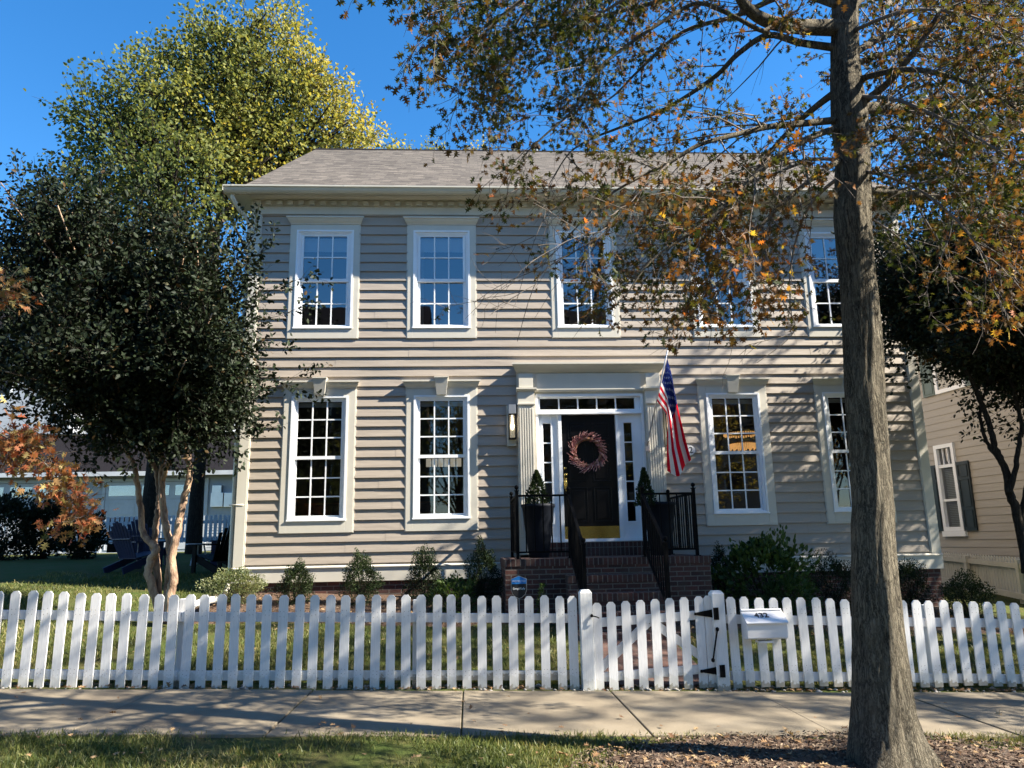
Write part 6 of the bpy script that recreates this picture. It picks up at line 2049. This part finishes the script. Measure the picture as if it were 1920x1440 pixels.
siding_wall('siding_wall', -9, 3.6, 0.0, 6.9, 0.0, opn, M['tan_siding'], expo=.19, parent=nh, lip=.016, seg=1.2, seed=8)
mb = MB(); mb.box(-9, 3.6, 1.4, 9, -.3, 6.9); mb.box(-9, -8.9, .05, 1.4, -.3, 6.9); mb.box(3.5, 3.6, .05, 1.4, -.3, 6.9); mb.build('body', M['tan_siding'], nh)
mb = MB(); mb.box(3.50, 3.66, -.015, .3, 0, 6.9); mb.build('corner_board', M['white'], nh)
mb = MB()
mb.face([(-9.4, -.5, 6.75), (4.0, -.5, 6.75), (4.0, 4.5, 10.2), (-9.4, 4.5, 10.2)])
mb.face([(-9.4, 9.5, 6.75), (4.0, 9.5, 6.75), (4.0, 4.5, 10.2), (-9.4, 4.5, 10.2)])
for xx in (-9, 3.6): mb.face([(xx, 0, 6.9), (xx, 9, 6.9), (xx, 4.5, 10.1)])
mb.build('roof', M['dark_roof'], nh)
mb = MB(); ring(mb, wc - wh2 - .09, wc + wh2 + .09, wzb - .02, wzt + .09, .10, -.04, .05); mb.box(wc - wh2 - .14, wc + wh2 + .14, -.06, .05, wzb - .16, wzb - .025)
mb.box(wc - wh2, wc + wh2, -.02, .05, wzt - .52, wzt - .44)
zm = wzb + (wzt - .5 - wzb) * .47
mb.box(wc - wh2, wc + wh2, 0, .05, zm - .03, zm + .03)
for i in (1, 2):
    xx = wc - wh2 + 2 * wh2 * i / 3; mb.box(xx - .01, xx + .01, .0, .04, wzt - .44, wzt - .01)
nw = mb.build('window', M['white'], nh)
mb = MB(); mb.face([(wc - wh2, .045, wzb), (wc + wh2, .045, wzb), (wc + wh2, .045, wzt), (wc - wh2, .045, wzt)]); mb.build('pane', M['glass'], nw)
mb = MB()
z = wzt - .55
while z > wzb:
    mb.box(wc - wh2, wc + wh2, .14, .155, z - .03, z); z -= .045
mb.build('blind', M['blind'], nw)
def shutter(c0, c1, za, zb2, mat):
    mb = MB(); mb.box(c0, c1, -.03, .012, za, zb2)
    hgt = zb2 - za
    for (fa, fb) in ((.04, .30), (.34, .74), (.78, .96)):
        ring(mb, c0 + .05, c1 - .05, za + hgt * fa, za + hgt * fb, .018, -.045, -.03)
    mb.build('shutter', mat, nh)
shutter(wc - wh2 - .47, wc - wh2 - .10, wzb - .02, wzt - .42, M['dark_shutter'])
shutter(wc + wh2 + .10, wc + wh2 + .52, wzb - .02, wzt - .42, M['dark_shutter'])
shutter(min(u0, u1) - .1, min(u0, u1) + .34, min(uz0, uz1), max(uz0, uz1), M['green_shutter'])
uc = min(u0, u1) + .34 + .58
mb = MB(); ring(mb, uc - .55, uc + .55, min(uz0, uz1), max(uz0, uz1), .10, -.03, .05); uw = mb.build('window', M['white'], nh)
mb = MB(); mb.face([(uc - .45, -.002, min(uz0, uz1) + .1), (uc + .45, -.002, min(uz0, uz1) + .1), (uc + .45, -.002, max(uz0, uz1) - .1), (uc - .45, -.002, max(uz0, uz1) - .1)]); mb.build('pane', M['glass'], uw)
shutter(uc + .58, uc + .98, min(uz0, uz1), max(uz0, uz1), M['green_shutter'])
nh.location = NP; nh.rotation_euler = (0, 0, NR)

# beige fence between the two houses
sf = thing('side_fence', (11.1, 15.2, 0.1), 'beige picket fence with long rails between the two houses', 'fence')
A_ = at(1930, 1046, 14.9); B_ = at(1760, 1034, 18.6)
A2 = at(1930, 1131, 14.9); B2 = at(1760, 1092, 18.6)
n = 34
dirv = Vector((B_.x - A_.x, B_.y - A_.y, 0)).normalized(); nrm = Vector((dirv.y, -dirv.x, 0))
if nrm.dot(Vector((-A_.x, -A_.y, 0))) < 0: nrm = -nrm
for i in range(n):
    f = (i + .5) / n
    T_ = A_.lerp(B_, f); G_ = A2.lerp(B2, f)
    mb = MB()
    c_ = Vector((T_.x, T_.y, (T_.z + G_.z) / 2)); hz = (T_.z - G_.z) / 2
    mb.obox(c_ - Vector((0, 0, .03)), dirv * .043, nrm * .009, (0, 0, hz - .03))
    n_ = len(mb.v)
    tp = [c_ + Vector((0, 0, hz - .06)) + dirv * sx_ * .043 + nrm * sy_ * .0095 for sy_ in (-1, 1) for sx_ in (-1, 1)] + [c_ + Vector((0, 0, hz)) + nrm * sy_ * .0095 for sy_ in (-1, 1)]
    mb.v += [tuple(p_) for p_ in tp]
    for fc in ((0, 1, 4), (3, 2, 5), (0, 4, 5, 2), (1, 3, 5, 4)):
        mb.f.append(tuple(n_ + i_ for i_ in fc)); mb.mi.append(0)
    mb.build('picket', M['tan_wood'], sf)
for (fa, w_) in ((.80, .10), (.12, .11)):
    mb = MB(); mb.bar(A2.lerp(A_, fa) + nrm * .03, B2.lerp(B_, fa) + nrm * .03, .04, w_); mb.build('rail', M['tan_wood'], sf)
for f in (.08, .62):
    T_ = A_.lerp(B_, f); G_ = A2.lerp(B2, f)
    mb = MB(); mb.obox(Vector((T_.x, T_.y, (T_.z + G_.z) / 2 - .05)) + nrm * .07, dirv * .05, nrm * .04, (0, 0, (T_.z - G_.z) / 2)); mb.build('post', M['tan_wood'], sf)

# ================================================================ ACROSS THE STREET (seen in the window panes)
simple_house('brick house across the street, mirrored in the window panes', -15, -2.5, -22, -11, -.1, 9.6, 5.6, M['brick'], M['dark_roof'], 5, 3, face=1, grp='houses across the street')
simple_house('pale clapboard house across the street, mirrored in the window panes', 1.5, 15, -23, -12, -.1, 9.4, 5.9, M['tan_siding'], M['dark_roof'], 5, 3, face=1, grp='houses across the street')
for i, (x_, y_, H_, lab) in enumerate(((-7.5, -8.2, 7, 'round tree across the street before the brick house'), (-0.5, -11, 9.5, 'round tree across the street between the two houses'), (10.5, -8.6, 8, 'round tree across the street before the pale house'), (-18, -12, 11, 'round tree across the street far along to one side'), (18, -11, 10, 'round tree across the street far along to the other side'))):
    broad_tree('maple_tree', x_, y_, H_, lab, [(x_, y_, H_ * .55, 2.6), (x_ + 1.2, y_ + .5, H_ * .72, 2.0), (x_ - 1.2, y_ - .3, H_ * .70, 2.0), (x_, y_, H_ * .85, 1.6)], 90 + i, 4500, .2, yg(.2))

# things seen inside the lower rooms
ch = at(1392, 822, 15.3)
cd = thing('chandelier', (ch.x, 15.3, ch.z), 'tiered gold crystal chandelier glowing inside the room right of the door', 'chandelier')
for (dz, rr, hh_) in ((.10, .36, .05), (-.12, .27, .12)):
    mb = MB()
    for i in range(44):
        t_ = 2 * math.pi * i / 44
        mb.box(ch.x + rr * math.cos(t_) - .012, ch.x + rr * math.cos(t_) + .012, 15.3 + rr * math.sin(t_) - .012, 15.3 + rr * math.sin(t_) + .012, ch.z + dz - hh_ * (.6 + .4 * ((i * 7) % 3) / 2), ch.z + dz)
    mb.build('crystal_ring', M['glow'], cd)
mb = MB(); mb.tube([(ch.x, 15.3, ch.z + .1), (ch.x, 15.3, 4.57)], .012, 6); mb.build('rod', M['brass'], cd)
for dz, rr in ((.11, .36), (-.11, .27)):
    mb = MB(); mb.tube([(ch.x + rr * math.cos(t_), 15.3 + rr * math.sin(t_), ch.z + dz) for t_ in [2 * math.pi * i / 24 for i in range(25)]], .012, 6); mb.build('hoop', M['brass'], cd)
p0 = at(798, 867, 15.4); p1 = at(866, 867, 15.4)
pdt = thing('pendant_light', ((p0.x + p1.x) / 2, 15.4, p0.z), 'linear pendant with a row of glass panels in the room left of the door', 'lamp')
for i in range(6):
    a = p0.x + (p1.x - p0.x) * i / 6
    mb = MB(); mb.box(a + .012, a + (p1.x - p0.x) / 6 - .012, 15.36, 15.44, p0.z - .09, p0.z + .07); mb.build('glass_panel', M['panel_glow'], pdt)
mb = MB(); mb.box(p0.x, p1.x, 15.34, 15.46, p0.z + .08, p0.z + .11); mb.tube([((p0.x + p1.x) / 2, 15.4, p0.z + .1), ((p0.x + p1.x) / 2, 15.4, 4.57)], .01, 6); mb.build('frame', M['black'], pdt)
for xs_, lab in ((-2.6, 'brown wooden sideboard inside the leftmost lower room window'), (-.45, 'brown wooden sideboard inside the window left of the door')):
    t = thing('sideboard', (xs_, 16.5, 1.2), lab, 'sideboard', 'wooden sideboards indoors')
    mb = MB(); mb.box(xs_ - .8, xs_ + .8, 16.3, 16.9, 1.3, 2.35); mb.box(xs_ - .84, xs_ + .84, 16.26, 16.94, 2.352, 2.39); mb.build('cabinet', M['wood'], t)
    for i in range(3):
        mb = MB(); a = xs_ - .76 + i * .515; mb.box(a, a + .49, 16.275, 16.298, 1.4, 2.3); ring(mb, a + .05, a + .44, 1.46, 2.24, .02, 16.262, 16.2745); mb.build('door', M['wood'], t)

# ================================================================ LITTER
def litter(name, x, y, smin, smax, mat, label, lift=.012, extra=0.0):
    n = len(x)
    pos = np.stack([x, y, ground(x, y) + lift + extra], 1)
    ax = RNG.normal(size=(n, 3)); ax[:, 2] *= .15
    P, T = leaf_template('oak')
    o = leaves(name, pos, ax, RNG.uniform(smin, smax, n), 'oak', mat, None, RNG.random(n), .28, 1.2)
    return tag(o, label, 'fallen leaves', None, 'stuff')
x = np.concatenate([RNG.uniform(-6, 7.5, 500), RNG.uniform(-6, 7.5, 200)]); y = np.concatenate([8.1 + RNG.random(500) * .22, 8.3 + RNG.random(200) * 2.4])
litter('fence_leaves', x, y, .03, .08, M['dry_leaf'], 'dry brown leaves gathered along the foot of the picket fence', .02)
x = RNG.uniform(-5, 6, 46); y = RNG.uniform(6.6, 8.0, 46)
litter('sidewalk_leaves', x, y, .03, .075, M['dry_leaf'], 'a few dry oak leaves scattered over the sidewalk slabs', .042)
p_ = ell_pts(360, 2.65, 5.4, 2.1, .95, .03)
litter('mulch_leaves', p_[:, 0], p_[:, 1], .03, .08, M['dry_leaf'], 'dry leaves lying on the mulch round the oak trunk', .045)
x = RNG.uniform(-5, 2, 130); y = RNG.uniform(4.6, 6.5, 130)
litter('verge_leaves', x, y, .03, .07, M['dry_leaf'], 'dry leaves lying in the grass verge', .045)
x = RNG.uniform(-4, 8, 700); y = RNG.uniform(10.4, 12.8, 700)
litter('bed_leaves', x, y, .03, .08, M['dry_leaf'], 'dry leaves lying on the planting bed mulch', .06)
# small stones along the fence foot
n = 420
x = RNG.uniform(-6, 7, n); y = RNG.uniform(8.07, 8.36, n)
V, Fc, Lt = [], [], []
ico = [(0, 0, 1), (.9, 0, .3), (.28, .85, .3), (-.72, .53, .3), (-.72, -.53, .3), (.28, -.85, .3), (0, 0, -.6)]
it = [(0, 1, 2), (0, 2, 3), (0, 3, 4), (0, 4, 5), (0, 5, 1), (6, 2, 1), (6, 3, 2), (6, 4, 3), (6, 5, 4), (6, 1, 5)]
for i in range(n):
    s_ = random.uniform(.006, .028) if random.random() < .93 else random.uniform(.03, .045); a = random.uniform(0, 6.28); sx_ = random.uniform(.7, 1.4)
    b0 = len(V)
    for (p_, q_, r_) in ico:
        V.append((x[i] + s_ * (p_ * math.cos(a) * sx_ - q_ * math.sin(a)), y[i] + s_ * (p_ * math.sin(a) + q_ * math.cos(a)), gz(x[i], y[i]) + .005 + s_ * r_ * .7))
    for f_ in it: Fc += [b0 + j for j in f_]; Lt.append(3)
tag(np_mesh('gravel', V, Fc, Lt, M['stone'], smooth=True), 'small grey stones strewn along the bottom of the picket fence', 'gravel', None, 'stuff')
